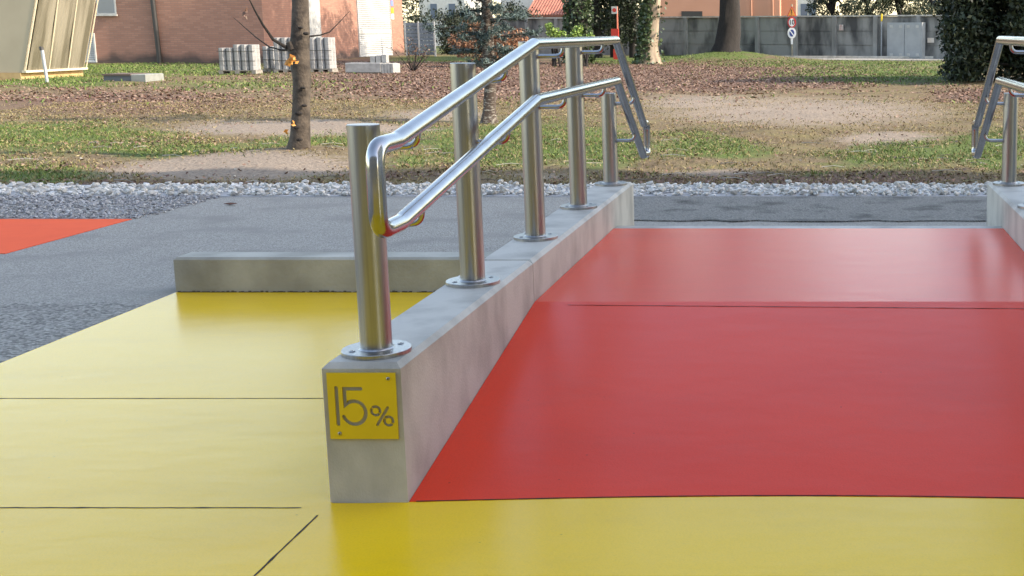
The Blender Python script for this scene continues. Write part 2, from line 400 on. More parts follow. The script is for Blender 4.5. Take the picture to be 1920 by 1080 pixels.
# dark broken line where red meets yellow
m = MB(); n = 90
for i in range(n):
    t0, t1 = i/n, (i+1)/n
    f = lambda t: Y1+.003+.04*math.sin(math.pi*t)
    x0, x1 = XR+.02+(XW-XR-.02)*t0, XR+.02+(XW-XR-.02)*t1; wd = random.uniform(.0007, .0021)
    m.add([(x0, f(t0)-wd, .0100), (x1, f(t1)-wd, .0100), (x1, f(t1)+wd, .0108), (x0, f(t0)+wd, .0108)], [(0, 1, 2, 3)])
m.build('joint', M['dark'], rp)
st = MB().prism([(YC+.002, -.02), (YC+.002, HL+.006), (YC+.10, HL+.006), (YC+.10, HL-.1), (YC+.42, HL-.1), (YC+.42, -.02)], 'x', XR+.002, XW-.002).build('steps', M['conc'])
tag(st, kind='structure')

# ================================================================ PARAPETS, KERB, SIGN
def parapet(x0, x1, label):
    root = empty('parapet_wall', ((x0+x1)/2, Y1, 0), label, 'wall', 'concrete parapets beside the ramp')
    MB().cham(x0, x1, Y1, YJ-.002, -.03, T, CH).build('wall_block', M['conc'], root)
    MB().cham(x0, x1, YJ+.002, YE, -.03, T, CH).build('wall_block', M['conc'], root)
    # mortar line where coating meets the wall
    return root
parapet(XR-WALLW, XR, 'pale concrete parapet left of the red ramp, with the 15% plate on its end')
parapet(XW, XW+WALLW, 'pale concrete parapet right of the red ramp, cut by the picture edge')
kb = MB().cham(XY, XR-WALLW-.003, 5.59, 5.745, -.03, .172, .011).build('low_kerb_wall', M['conc_old'])
tag(kb, 'low weathered concrete kerb wall closing the back of the yellow floor', 'wall')
gp = MB(); n = 150
for i in range(n):     # dark, crumbly foot of the kerb wall
    if random.random() < .06: continue
    x0 = XY+.01+(1.70)*i/n; gp.box(x0, x0+1.7/n*1.02, 5.586, 5.592, .008, .0095+random.uniform(.000, .007))
gp.build('dirt_line', mat('foot_dirt', (.10, .08, .05), .95), kb)

def stroke(pts, wd, seg=10):
    """outline of a thick polyline with round ends"""
    pts = [Vector((p[0], p[1])) for p in pts]; n = len(pts); Ls, Rs = [], []
    nrm = []
    for i in range(n):
        a = (pts[i]-pts[i-1]).normalized() if i else (pts[1]-pts[0]).normalized()
        b = (pts[i+1]-pts[i]).normalized() if i < n-1 else a
        na = Vector((-a.y, a.x)); nb = Vector((-b.y, b.x)); mvec = (na+nb).normalized()
        nrm.append(mvec*(wd/2)/max(.5, mvec.dot(na)))
    Ls = [pts[i]+nrm[i] for i in range(n)]; Rs = [pts[i]-nrm[i] for i in range(n)]
    def capp(c, frm, sgn):
        a0 = math.atan2(frm.y, frm.x); return [c+Vector((math.cos(a0-math.pi*k/seg), math.sin(a0-math.pi*k/seg)))*(wd/2) for k in range(1, seg)]
    return Ls + capp(pts[-1], nrm[-1], 1) + Rs[::-1] + capp(pts[0], -nrm[0], 1)
def curve_plate(name, loops, depth, m, parent, xf):
    """flat plate with real cut-outs: first loop is the outline; extruded and turned into a mesh"""
    cu = bpy.data.curves.new(name, 'CURVE'); cu.dimensions = '2D'; cu.fill_mode = 'BOTH'; cu.extrude = depth/2
    for lp in loops:
        s = cu.splines.new('POLY'); s.points.add(len(lp)-1); s.use_cyclic_u = True
        for p, q in zip(s.points, lp): p.co = (q[0], q[1], 0, 1)
    tmp = bpy.data.objects.new('tmp', cu); COL.objects.link(tmp)
    bpy.context.view_layer.update()
    me = bpy.data.meshes.new_from_object(tmp.evaluated_get(bpy.context.evaluated_depsgraph_get()))
    bpy.data.objects.remove(tmp); me.name = name
    me.transform(xf); me.materials.clear()
    return link(name, me, m, parent)
def facing_cam(x, y, z):      # plane XY -> facing -Y at a place
    return Matrix.Translation((x, y, z)) @ Matrix.Rotation(math.pi/2, 4, 'X')
PS = .174
ptop = aty(677, 698, Y1).z
px0 = aty(613.5, 698, Y1).x
sg = empty('gradient_sign', (px0+PS/2, Y1-.003, ptop-PS), 'yellow square metal plate with cut-out 15% on the parapet end', 'sign')
def uv(u, v): return (u*PS, (1-v)*PS)
loops = [[(0, 0), (PS, 0), (PS, PS), (0, PS)]]
SW = .056*PS
loops.append(stroke([uv(.128, .225), uv(.128, .775)], SW))
five = [uv(.485, .238), uv(.245, .238), uv(.245, .455)]
for k in range(0, 23):
    a = R(-140 + k*300/22)
    five.append(uv(.372+.168*math.cos(a), .600+.175*math.sin(a)))
loops.append(stroke(five, SW))
SP_ = .043*PS
for cu_, cv_ in ((.686, .573), (.868, .727)):
    for a0 in (50, 230):
        loops.append(stroke([uv(cu_+.063*math.cos(R(a0+k*150/12)), cv_+.066*math.sin(R(a0+k*150/12))) for k in range(13)], SP_, 5))
loops.append(stroke([uv(.866, .522), uv(.700, .785)], SP_, 5))
curve_plate('plate', loops, .005, M['sign_y'], sg, facing_cam(px0, Y1-.0045, ptop-PS))
for u, v in ((.90, .085), (.145, .915)):
    x, z = px0+u*PS, ptop-PS+(1-v)*PS
    mb = MB(); mb.tube([(x, Y1-.006, z), (x, Y1-.0095, z), (x, Y1-.0105, z)], [.0048, .0048, .0034], 12)
    sc = mb.build('screw', M['steel'], sg, smooth=True)
    MB().tube([(x, Y1-.0104, z), (x, Y1-.0108, z)], .0018, 6).build('socket', M['dark'], sc)

# ================================================================ HANDRAILS
POSTY = [3.129, 4.016, 4.908, 5.781, 6.66]
def rail_z(y, off):
    if y < 2.965: b = 0
    elif y < 4.42: b = (y-2.965)/(4.42-2.965)*(HL+.003)
    elif y < 6.14: b = HL+.003
    else: b = HL+.003-(y-6.14)*.558
    return off+b-.003
def handrail(xp, side, label):
    xr = xp+side*.137
    root = empty('handrail', (xp, Y1, T), label, 'handrail', 'steel handrails on the parapets')
    def pt(y, off): return (xr, y, rail_z(y, off))
    up, lo = .95, .75
    # the two rails joined by an upright at each end
    path_u = [(xr, 2.825, up-.10), (xr, 2.825, up-.004), (xr, 2.965, up-.003), pt(4.42, up), pt(6.14, up), pt(7.0, up), (xr, 7.10, rail_z(7.0, up)), (xr, 7.10, rail_z(7.0, up)-.09)]
    path_l = [(xr, 2.825, lo+.10), (xr, 2.825, lo-.004), (xr, 2.965, lo-.003), pt(4.42, lo), pt(6.14, lo), pt(6.95, lo), (xr, 7.10, rail_z(6.95, lo)-.01), (xr, 7.10, rail_z(7.0, lo)+.09)]
    rr = [.05, .012, .004, .004, .012, .045]
    MB().tube(round_path(path_u, rr, 7), .0212, 24).build('upper_rail', M['rail'], root, smooth=True)
    MB().tube(round_path(path_l, rr, 7), .0212, 24).build('lower_rail', M['rail'], root, smooth=True)
    MB().tube([(xr, 2.825, lo+.10), (xr, 2.825, up-.10)], .02125, 24).build('end_upright', M['rail'], root, smooth=True)
    MB().tube([(xr, 7.10, rail_z(7.0, lo)+.09), (xr, 7.10, rail_z(7.0, up)-.09)], .02125, 24).build('end_upright', M['rail'], root, smooth=True)
    for i, y in enumerate(POSTY):
        top = rail_z(y, up)+.004
        MB().lathe(xp, y, [(.04, T+.011), (.04, top-.0015), (.0385, top)], 36).build('post', M['steel'], root, smooth=True)
        fl = MB().lathe(xp, y, [(.0875, T), (.0875, T+.0105), (.086, T+.012), (.043, T+.012)], 48).build('flange', M['steel'], root, smooth=True)
        MB().lathe(xp, y, [(.0455, T+.0115), (.043, T+.015), (.040, T+.0165)], 36).build('weld', M['steel'], fl, smooth=True)
        for a in (40, 140, 220, 320):
            bx, by = xp+.064*math.cos(R(a)), y+.064*math.sin(R(a))
            MB().lathe(bx, by, [(.0088, T+.012), (.0088, T+.0128), (.0070, T+.0142), (.003, T+.0142), (.003, T+.0130)], 12).build('bolt', M['steel'], fl, smooth=True)
        for off in (up, lo):
            z = rail_z(y, off); zb = z-.053
            arm = round_path([(xp+side*.038, y, zb), (xr, y, zb), (xr, y, z-.019)], .034, 8)
            MB().tube(arm, .0088, 12).build('bracket', M['rail'], root, smooth=True)
    return root
handrail(XR-.1, 1, 'brushed steel double handrail with five posts left of the red ramp')
handrail(XW+.1, -1, 'brushed steel double handrail at the right picture edge')

# ================================================================ STONES, GRAVEL, LITTER
def hull(n, sc):
    bm = bmesh.new()
    for _ in range(n):
        d = Vector((random.gauss(0, 1), random.gauss(0, 1), random.gauss(0, 1))).normalized()*random.uniform(.8, 1.05)
        bm.verts.new((d.x*sc[0], d.y*sc[1], d.z*sc[2]))
    r = bmesh.ops.convex_hull(bm, input=bm.verts)
    bmesh.ops.delete(bm, geom=[e for e in r['geom_interior'] if isinstance(e, bmesh.types.BMVert)], context='VERTS')
    me = bpy.data.meshes.new('stone'); bm.to_mesh(me); bm.free(); return me
M['stone'] = mat('white_stone', (.60, .59, .56), .8, island=[(.42, .41, .38), (.58, .57, .54), (.70, .69, .66), (.50, .48, .43), (.66, .65, .63)])
M['stone_b'] = [mat('white_stone_tone', c, .8, col2=tuple(v*.8 for v in c), scale=30) for c in ((.58, .565, .525), (.48, .465, .43), (.37, .35, .315), (.64, .62, .59))]
M['gravel'] = mat('grey_gravel', (.3, .3, .3), .85, island=[(.14, .14, .15), (.30, .30, .31), (.46, .45, .44), (.22, .22, .24), (.56, .55, .54)])
bed = tag(MB().box(-14, 9, 8.935, 9.62, -.05, .006).build('stone_border', M['gravel']), kind='structure')
var = []
for i in range(8):
    me = hull(13, (1, random.uniform(.65, .9), random.uniform(.5, .7))); me.materials.append(M['stone_b'][i % 4]); var.append(me)
spots = []
for _ in range(5200):
    x = random.uniform(-8.2, 4.2); y = random.uniform(8.96, 9.58); s = random.uniform(.014, .028)
    spots.append((x, y, s, random.uniform(0, .022)))
vis = [p for p in spots if -10 < to_px(p[0], p[1])[0] < 1930 and not 1190 > to_px(p[0], p[1])[0] > 1020]
vis.sort(key=lambda p: -p[2]/p[1]); big = set(map(id, vis[:300])); rest = MB()
for p in spots:
    x, y, s, dz = p
    rot = Matrix.Rotation(random.uniform(0, 6.28), 4, 'Z') @ Matrix.Rotation(random.uniform(-.5, .5), 4, 'X')
    me = random.choice(var)
    if id(p) in big:
        s *= 1.25; o = bpy.data.objects.new('stone', me); COL.objects.link(o); o.parent = bed
        o.matrix_local = Matrix.Translation((x, y, .012+dz+s*.3)) @ rot @ Matrix.Diagonal((s, s, s, 1))
    else:
        X = Matrix.Translation((x, y, .008+dz*.8)) @ rot @ Matrix.Diagonal((s, s, s, 1))
        rest.add([X @ v.co for v in me.vertices], [tuple(q.vertices) for q in me.polygons])
tag(rest.build('stone_fill', M['stone'], bed, fix=False), kind='stuff')
gv = MB(); tv = [hull(7, (1, .8, .6)) for _ in range(6)]
for _ in range(9000):
    x = random.uniform(-8.6, XO+.02+random.uniform(0, .05)); y = random.uniform(7.88, 8.98); s = random.uniform(.009, .019); me = random.choice(tv); a = random.uniform(0, 6.28)
    c, si = math.cos(a)*s, math.sin(a)*s
    gv.add([(x+v.co.x*c-v.co.y*si, y+v.co.x*si+v.co.y*c, .008+v.co.z*s) for v in me.vertices], [tuple(q.vertices) for q in me.polygons])
tag(gv.build('gravel', M['gravel'], fix=False), 'grey crushed gravel behind the orange pavement', 'gravel', kind='stuff')
tag(MB().box(-14, XO-.01, 7.865, 8.93, -.05, .004).build('gravel_bed', M['asphalt_old']), kind='structure')

def scatter(n, x0, x1, y0, y1, key, thr, far=0.0):
    """random ground points where a zone is strong; density falls with distance"""
    y = y0+(y1-y0)*RNG.uniform(0, 1, n)**(1+far); x = RNG.uniform(x0, x1, n)*np.clip(.25+y/ y1, 0, 1)
    z = zones(x, y)[key]; nz = .5+.25*np.sin(x*3.1+1.3*np.sin(y*2.7))+.25*np.sin(y*4.3+1.7*np.sin(x*2.1))
    keep = (z+(nz-.5)*.55+RNG.uniform(-.3, .3, n)) > thr
    if key == 'l': keep &= zones(x, y)['s'] < RNG.uniform(.2, .75, n)
    px = to_px(x, y)[0]; keep &= (px > -220) & (px < 2140)
    return np.stack([x[keep], y[keep], gh(x[keep], y[keep])], -1)
def blades(P, h0, h1, wd):
    n = len(P); h = RNG.uniform(h0, h1, n)[:, None]; a = RNG.uniform(0, 6.283, n)
    side = np.stack([np.cos(a), np.sin(a), np.zeros(n)], -1)*wd; lean = RNG.normal(size=(n, 3))*.55; lean[:, 2] = 0
    up = np.array([0, 0, 1.0]); tip = P+(up+lean)*h; mid = P+(up+lean*.35)*h*.55
    return np.stack([P-side, P+side, mid+side*.9+(tip-mid)*.2, tip], 1)
M['grass'] = mat('grass_blade', (.08, .12, .03), .7, island=[(.05, .085, .018), (.09, .155, .03), (.13, .20, .045), (.20, .20, .09), (.07, .125, .026)], spec=.25)
M['straw'] = mat('dry_grass', (.3, .24, .13), .85, island=[(.12, .085, .045), (.27, .21, .115), (.36, .30, .17), (.16, .15, .06), (.22, .155, .085)], spec=.2)
M['litter'] = mat('dead_leaf', (.25, .14, .08), .8, island=[(.08, .043, .031), (.18, .105, .078), (.25, .16, .12), (.13, .069, .052), (.31, .225, .17), (.16, .094, .075)], spec=.3)
GP = np.concatenate([scatter(120000, -13, 6, 9.75, 20, 'g', .58), scatter(60000, -26, 9, 20, 50, 'g', .45)])
near = GP[:, 1] < 20
gq = np.concatenate([blades(GP[near], .012, .040, .0035), blades(GP[~near], .03, .075, .012)])
tag(quads('grass', gq, M['grass']), 'short green grass growing in patches over the park', 'grass', kind='stuff')
SPt = np.concatenate([scatter(90000, -13, 6, 9.7, 22, 'l', -.05), scatter(26000, -24, 8, 20, 44, 'l', .05)])
sq = blades(SPt, .008, .03, .005); sq2 = leaf_quads(SPt[::2]+np.array([0, 0, .012]), np.full(len(SPt[::2]), .045), .8, .25)
tag(quads('dry_grass', np.concatenate([sq, sq2]), M['straw']), 'dry straw coloured grass and stalks over bare soil', 'grass', kind='stuff')
LP = np.concatenate([scatter(120000, -24, 8, 21, 48, 'l', .42), scatter(26000, -12, 6, 9.65, 21, 'l', .28), scatter(2600, -12, 6, 9.65, 24, 's', .3)])
LP[:, 2] += .015
lsz = np.where(LP[:, 1] > 21, .06, .038)
tag(quads('fallen_leaves', leaf_quads(LP, lsz, .75, .7), M['litter']), 'reddish brown fallen leaves carpeting the park under the trees', 'leaves', kind='stuff')
pb = MB()
for _ in range(420):
    x = random.uniform(-8, 3.5); y = 9.7+random.random()**1.6*6; q = random.choice(tv); k = random.uniform(.006, .02); z = float(gh(np.array([x]), np.array([y]))[0])
    pb.add([(x+v.co.x*k, y+v.co.y*k, z+.006+v.co.z*k) for v in q.vertices], [tuple(f.vertices) for f in q.polygons])
for _ in range(90):
    x = random.uniform(-8, 3.5); y = 9.75+random.random()*4; z = float(gh(np.array([x]), np.array([y]))[0])+.012; a = random.uniform(-.6, .6); l_ = random.uniform(.08, .35)
    pb.tube([(x, y, z), (x+l_*.5, y+l_*.5*math.sin(a)+random.uniform(-.02, .02), z+.012), (x+l_*math.cos(a), y+l_*math.sin(a), z)], [.004, .003, .002], 5)
tag(pb.build('pebbles_and_twigs', mat('pebble_twig', (.4, .36, .3), .9, island=[(.06, .045, .035), (.5, .47, .42), (.3, .26, .2), (.10, .07, .05), (.58, .56, .52)]), fix=False), 'loose pebbles and twigs on bare soil behind the white stones', 'pebbles', kind='stuff')
def one_leaf(x, y, s, label, c):
    mb = MB(); n = 9; z = .012
    out = [(s*.5*math.cos(2*math.pi*k/n)*(1 if k % 2 else .6), s*.3*math.sin(2*math.pi*k/n)*(1 if k % 2 else .6)) for k in range(n)]
    mb.add([(x, y, z+.012)]+[(x+a, y+b, z+.012*abs(a)/s) for a, b in out]+[(x, y, z+.010)]+[(x+a, y+b, z-.002+.012*abs(a)/s) for a, b in out],
           [(0, 1+k, 1+(k+1) % n) for k in range(n)]+[(n+1, n+2+(k+1) % n, n+2+k) for k in range(n)])
    tag(mb.build('fallen_leaf', mat('leaf_brown', c, .7)), label, 'leaf')
lp = gnd(433, 386); one_leaf(lp.x, lp.y, .10, 'single dark brown dead leaf lying on the grey asphalt', (.10, .035, .018))

# ================================================================ NEAR TREES
M['bark'] = mat('smooth_bark', (.095, .075, .058), .9, col2=(.036, .028, .022), scale=11, detail=7, mix=(.4, .65), bump=.5, bscale=40)
M['bark_d'] = mat('dark_bark', (.028, .023, .021), .95, col2=(.013, .011, .010), scale=9, detail=6, bump=.9, bscale=25, stretch=(3, 3, .7))
M['bark_l'] = mat('pale_bark', (.34, .275, .20), .9, col2=(.17, .125, .09), scale=3, detail=6, bump=.5, bscale=20, stretch=(2, 2, .5))
M['bark_c'] = mat('lichen_bark', (.075, .055, .045), .95, col2=(.34, .32, .28), scale=16, detail=6, mix=(.52, .68), bump=.9, bscale=40, stretch=(1, 1, 3))
M['autumn'] = mat('autumn_leaf', (.5, .2, .03), .6, island=[(.38, .13, .02), (.55, .24, .04), (.45, .18, .025)])
def young_tree():
    b = gnd(563, 290)
    t = empty('young_tree', (b.x, b.y, 0), 'slim bare young tree with grey brown bark and a few orange leaves', 'tree')
    xs = [(557, 291), (561, 275), (563, 255), (565, 200), (566, 150), (561, 100), (563, 60), (563, 10)]
    pts = [Vector((b.x, b.y, -.05))]+[aty(x, y, b.y) for x, y in xs]
    pts += [pts[-1]+Vector((.02, .02, .6)), pts[-1]+Vector((-.04, .05, 1.6)), pts[-1]+Vector((.03, 0, 3.0))]
    sc = b.y/F; rad = [.16, 25*sc, 21*sc, 18*sc, 15.5*sc, 15.5*sc, 18*sc, 16*sc, 14.5*sc, .07, .05, .02]
    trunk('trunk', pts, rad, M['bark'], t, 16, .035)
    def br(pl, r0, dy=0.0):
        P = [aty(x, y, b.y+dy*i) for i, (x, y) in enumerate(pl)]
        MB().tube(P, [r0*(1-.8*i/(len(P)-1)) for i in range(len(P))], 8).build('branch', M['bark_d'], t, smooth=True)
    br([(552, 92), (535, 88), (512, 74), (492, 45), (478, 20), (462, -12)], .022, -.08)
    br([(552, 93), (528, 94), (505, 88), (480, 70), (455, 48), (438, 33)], .011, .06)
    br([(574, 69), (600, 66), (618, 60), (640, 38), (656, 20)], .010, .07)
    br([(550, 196), (540, 188), (533, 183)], .006, .05)
    MB().tube([aty(549, 92, b.y-.05), aty(543, 78, b.y-.06)], [.05, .035], 10).build('branch_stub', M['bark'], t, smooth=True)
    for kx, ky, kr in ((568, 165, .02), (570, 198, .022), (559, 213, .03), (556, 240, .026), (563, 52, .02), (573, 63, .024), (560, 262, .03)):
        p = aty(kx, ky, b.y-.085); ob = MB().lathe(0, 0, [(kr*1.25, 0), (kr, .018), (kr*.4, .026)], 10).build('knot', M['bark_d'], t, smooth=True)
        ob.data.transform(Matrix.Translation(p+Vector((0, .01, 0))) @ Matrix.Diagonal((1, 1, .55, 1)) @ Matrix.Rotation(math.pi/2, 4, 'X'))
    for k in range(7):      # limbs above the picture
        z0 = 2.3+.35*k; a = k*2.4; p = Vector((b.x, b.y, z0))
        d = Vector((math.cos(a), math.sin(a), .7))
        MB().tube([p, p+d*.5, p+d*1.1+Vector((0, 0, .2)), p+d*1.7+Vector((0, 0, .5))], [.03, .022, .014, .006], 8).build('branch', M['bark_d'], t, smooth=True)
    def leaf(x, y, s, n):
        c = aty(x, y, b.y-.22)
        P = np.array([c+Vector((random.uniform(-s, s)*.45, random.uniform(-.02, .02), random.uniform(-s, s)*.45)) for _ in range(n)])
        quads('leaf', leaf_quads(P, np.full(n, s), 0, .6), M['autumn'], t)
    leaf(549, 112, .075, 9); leaf(541, 120, .06, 4); leaf(553, 233, .05, 2); leaf(532, 250, .06, 2)
    P = np.array([aty(460, 24, b.y-.3)+Vector((random.uniform(-.02, .02), 0, random.uniform(-.05, .05))) for _ in range(6)])
    quads('leaf', leaf_quads(P, np.full(6, .055), 0, .6), M['litter'], t)
young_tree()

M['needle'] = mat('blue_needles', (.1, .15, .14), .7, island=[(.05, .08, .075), (.09, .135, .13), (.16, .21, .21), (.06, .095, .085)], spec=.2)
def conifer():
    b = gnd(918, 226)
    t = empty('blue_conifer', (b.x, b.y, 0), 'young blue grey conifer with lichen spotted trunk behind the handrail', 'tree')
    pts = [Vector((b.x, b.y, -.05))]+[aty(x, y, b.y) for x, y in ((917, 222), (918, 205), (919, 160), (916, 110), (914, 60), (913, 10))]
    pts += [pts[-1]+Vector((0, 0, 1.2)), pts[-1]+Vector((0, 0, 2.8))]
    sc = b.y/F; trunk('trunk', pts, [.13, 15*sc, 12*sc, 11*sc, 10.5*sc, 10*sc, 9*sc, .045, .015], M['bark_c'], t, 14, .1)
    P, crown = [], MB()
    for k in range(50):
        z0 = .74+k*.042 if k < 25 else 1.8+(k-25)*.1; a = k*2.399+random.uniform(-.3, .3); ln = random.uniform(.45, .85)*(1 if z0 < 2.6 else max(.25, 1-(z0-2.6)/2.4))
        if z0 < 1.0: ln *= .6
        p = Vector((b.x, b.y, z0)); d = Vector((math.cos(a), math.sin(a), random.uniform(-.12, .25)))
        path = [p, p+d*ln*.4+Vector((0, 0, .03)), p+d*ln*.75, p+d*ln+Vector((0, 0, -.06))]
        crown.tube(path, [.014, .011, .007, .003], 6)
        for j in range(9 if z0 > .9 else 3):
            u = random.uniform(.2, 1); q = p+d*ln*u; dd = Vector((random.gauss(0, 1), random.gauss(0, 1), random.gauss(0, .5))).normalized()*random.uniform(.06, .2)
            crown.tube([q, q+dd], [.004, .002], 4)
            for _ in range(42):
                v = q+dd*random.uniform(.1, 1.1); P.append((v.x+random.gauss(0, .016), v.y+random.gauss(0, .016), v.z+random.gauss(0, .016)))
    crown.build('branch', M['bark_d'], t)
    quads('foliage', leaf_quads(np.array(P), np.full(len(P), .06), 0, .2), M['needle'], t)
conifer()

# ================================================================ BACKGROUND: LEFT
def brick_mat():
    m = bpy.data.materials.new('brick'); m.use_nodes = True; t = m.node_tree; b = t.nodes['Principled BSDF']; L = t.links.new
    b.inputs['Roughness'].default_value = .9
    g = t.nodes.new('ShaderNodeNewGeometry'); s = t.nodes.new('ShaderNodeSeparateXYZ'); L(g.outputs['Position'], s.inputs[0])
    ad = t.nodes.new('ShaderNodeMath'); L(s.outputs[0], ad.inputs[0]); L(s.outputs[1], ad.inputs[1])
    cb = t.nodes.new('ShaderNodeCombineXYZ'); L(ad.outputs[0], cb.inputs[0]); L(s.outputs[2], cb.inputs[1])
    br = t.nodes.new('ShaderNodeTexBrick'); L(cb.outputs[0], br.inputs[0]); br.inputs['Scale'].default_value = 1
    br.inputs['Brick Width'].default_value = .26; br.inputs['Row Height'].default_value = .075; br.inputs['Mortar Size'].default_value = .008
    br.inputs['Color1'].default_value = (.42, .21, .147, 1); br.inputs['Color2'].default_value = (.33, .158, .112, 1); br.inputs['Mortar'].default_value = (.25, .165, .132, 1)
    n = t.nodes.new('ShaderNodeTexNoise'); n.inputs['Scale'].default_value = .8; n.inputs['Detail'].default_value = 6; L(g.outputs['Position'], n.inputs[0])
    mr = t.nodes.new('ShaderNodeMapRange'); mr.inputs[1].default_value = .45; mr.inputs[2].default_value = .8; mr.inputs[4].default_value = .5; L(n.outputs[0], mr.inputs[0])
    mx = t.nodes.new('ShaderNodeMix'); mx.data_type = 'RGBA'; L(br.outputs[0], mx.inputs[6]); mx.inputs[7].default_value = (.36, .18, .13, 1); L(mr.outputs[0], mx.inputs[0])
    # splash dirt along the foot of the wall
    n3 = t.nodes.new('ShaderNodeTexNoise'); n3.inputs['Scale'].default_value = 1.1; L(g.outputs['Position'], n3.inputs[0])
    ma = t.nodes.new('ShaderNodeMath'); ma.operation = 'MULTIPLY_ADD'; L(n3.outputs[0], ma.inputs[0]); ma.inputs[1].default_value = -.7; L(s.outputs[2], ma.inputs[2])
    m3 = t.nodes.new('ShaderNodeMapRange'); m3.inputs[1].default_value = .05; m3.inputs[2].default_value = -.22; m3.inputs[4].default_value = .85; L(ma.outputs[0], m3.inputs[0])
    m4 = t.nodes.new('ShaderNodeMix'); m4.data_type = 'RGBA'; L(mx.outputs[2], m4.inputs[6]); m4.inputs[7].default_value = (.06, .05, .045, 1); L(m3.outputs[0], m4.inputs[0])
    L(m4.outputs[2], b.inputs['Base Color'])
    bp = t.nodes.new('ShaderNodeBump'); bp.inputs['Strength'].default_value = .4; bp.inputs['Distance'].default_value = .01; bp.invert = True
    L(br.outputs[1], bp.inputs['Height']); L(bp.outputs[0], b.inputs['Normal'])
    return m
M['brick'] = brick_mat()
M['glass'] = mat('window_glass', (.10, .14, .19), .08, spec=.9)
M['grey_metal'] = mat('grey_metal', (.42, .44, .46), .5, .2, col2=(.36, .38, .40), scale=4)
def louvre(root, name, along, a0, a1, fixed, z0, z1, n, split=None):
    """white louvred door: frame and slats, along x (facing -y) or along y (facing +x)"""
    def bx(mb, p0, p1, d0, d1, q0, q1):
        if along == 'x': mb.box(p0, p1, fixed-d1, fixed-d0, q0, q1)
        else: mb.box(fixed+d0, fixed+d1, p0, p1, q0, q1)
    f = MB(); e = .05
    bx(f, a0, a0+e, .0, .06, z0, z1); bx(f, a1-e, a1, .0, .06, z0, z1); bx(f, a0+e, a1-e, .0, .06, z0, z0+e); bx(f, a0+e, a1-e, .0, .06, z1-e, z1)
    if split:
        for q in split: bx(f, a0+e, a1-e, .0, .055, q, q+.16)
    d = f.build(name, M['white'], root)
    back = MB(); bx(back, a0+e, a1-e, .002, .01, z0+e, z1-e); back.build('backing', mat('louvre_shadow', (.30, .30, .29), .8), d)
    h = (z1-z0-2*e)/n
    for i in range(n):
        q = z0+e+i*h; m = MB()
        if along == 'x': m.add([(a0+e, fixed-.05, q), (a1-e, fixed-.05, q), (a1-e, fixed-.012, q+h*.8), (a0+e, fixed-.012, q+h*.8),
                                (a0+e, fixed-.044, q), (a1-e, fixed-.044, q), (a1-e, fixed-.006, q+h*.8), (a0+e, fixed-.006, q+h*.8)], [(0,1,2,3),(7,6,5,4),(0,4,5,1),(2,6,7,3),(1,5,6,2),(0,3,7,4)])
        else: m.add([(fixed+.05, a0+e, q), (fixed+.05, a1-e, q), (fixed+.012, a1-e, q+h*.8), (fixed+.012, a0+e, q+h*.8),
                     (fixed+.044, a0+e, q), (fixed+.044, a1-e, q), (fixed+.006, a1-e, q+h*.8), (fixed+.006, a0+e, q+h*.8)], [(0,1,2,3),(7,6,5,4),(0,4,5,1),(2,6,7,3),(1,5,6,2),(0,3,7,4)])
        m.build('slat', M['white'], d)
    return d
def brick_building():
    XA, YA, YB, ZT = -20.9, 46.1, 61.3, 5.2
    t = empty('brick_building', (XA-6, YA+6, 0), 'long red brick building with white doors and louvres at upper left', 'building')
    MB().box(-46, XA, YA, YB, -.1, ZT).build('wall', M['brick'], t)
    MB().box(-46.4, XA+.35, YA-.35, YB+.3, ZT+.002, ZT+.3).build('roof', M['conc'], t)
    wx0, wx1 = aty(182, 10, YA).x, aty(218, 10, YA).x; wz = aty(200, 27, YA).z
    wn = MB().box(wx0, wx1, YA-.05, YA-.003, wz, wz+1.3).build('window', M['white'], t)
    MB().box(wx0+.05, wx1-.05, YA-.06, YA-.052, wz+.05, wz+1.25).build('pane', M['glass'], wn)
    MB().box(wx0-.05, wx1+.05, YA-.12, YA-.052, wz-.06, wz-.001).build('sill', M['conc'], wn)
    p0, p1 = aty(302, 118, YA), aty(289, 0, YA)
    MB().tube([(p0.x, YA-.1, .0), (p0.x, YA-.1, .4), (p1.x, YA-.1, p1.z), (p1.x, YA-.1, ZT)], .085, 12).build('downpipe', M['plastic_d'], t, smooth=True)
    louvre(t, 'louvre', 'x', aty(150, 90, YA).x, aty(180, 90, YA).x, YA, .02, aty(170, 62, YA).z, 14)
    def yat(px): return -XA*F/(CX-px)*CP**0 / 1.0 * .993
    y0, y1 = yat(583), yat(619)
    dr = MB().box(XA-.02, XA+.05, y0, y1, .02, 2.75).build('door', M['white'], t)
    MB().box(XA+.052, XA+.07, y0+.1, y1-.1, .12, 1.3).build('door_panel', M['white'], dr)
    MB().box(XA+.052, XA+.16, y0+.12, y0+.3, 1.55, 1.62).build('handle', M['grey_metal'], dr)
    y0, y1 = yat(688), yat(748)
    louvre(t, 'louvred_door', 'y', y0, y1, XA, .02, 3.1, 34, split=[1.05])
    for c, z in (((.16, .22, .52), 2.35), ((.70, .38, .03), 2.0), ((.75, .74, .70), 1.72)):
        MB().box(XA+.003, XA+.02, yat(751), yat(755.5), z, z+.26).build('notice', mat('notice_colour', c, .6), t)
brick_building()

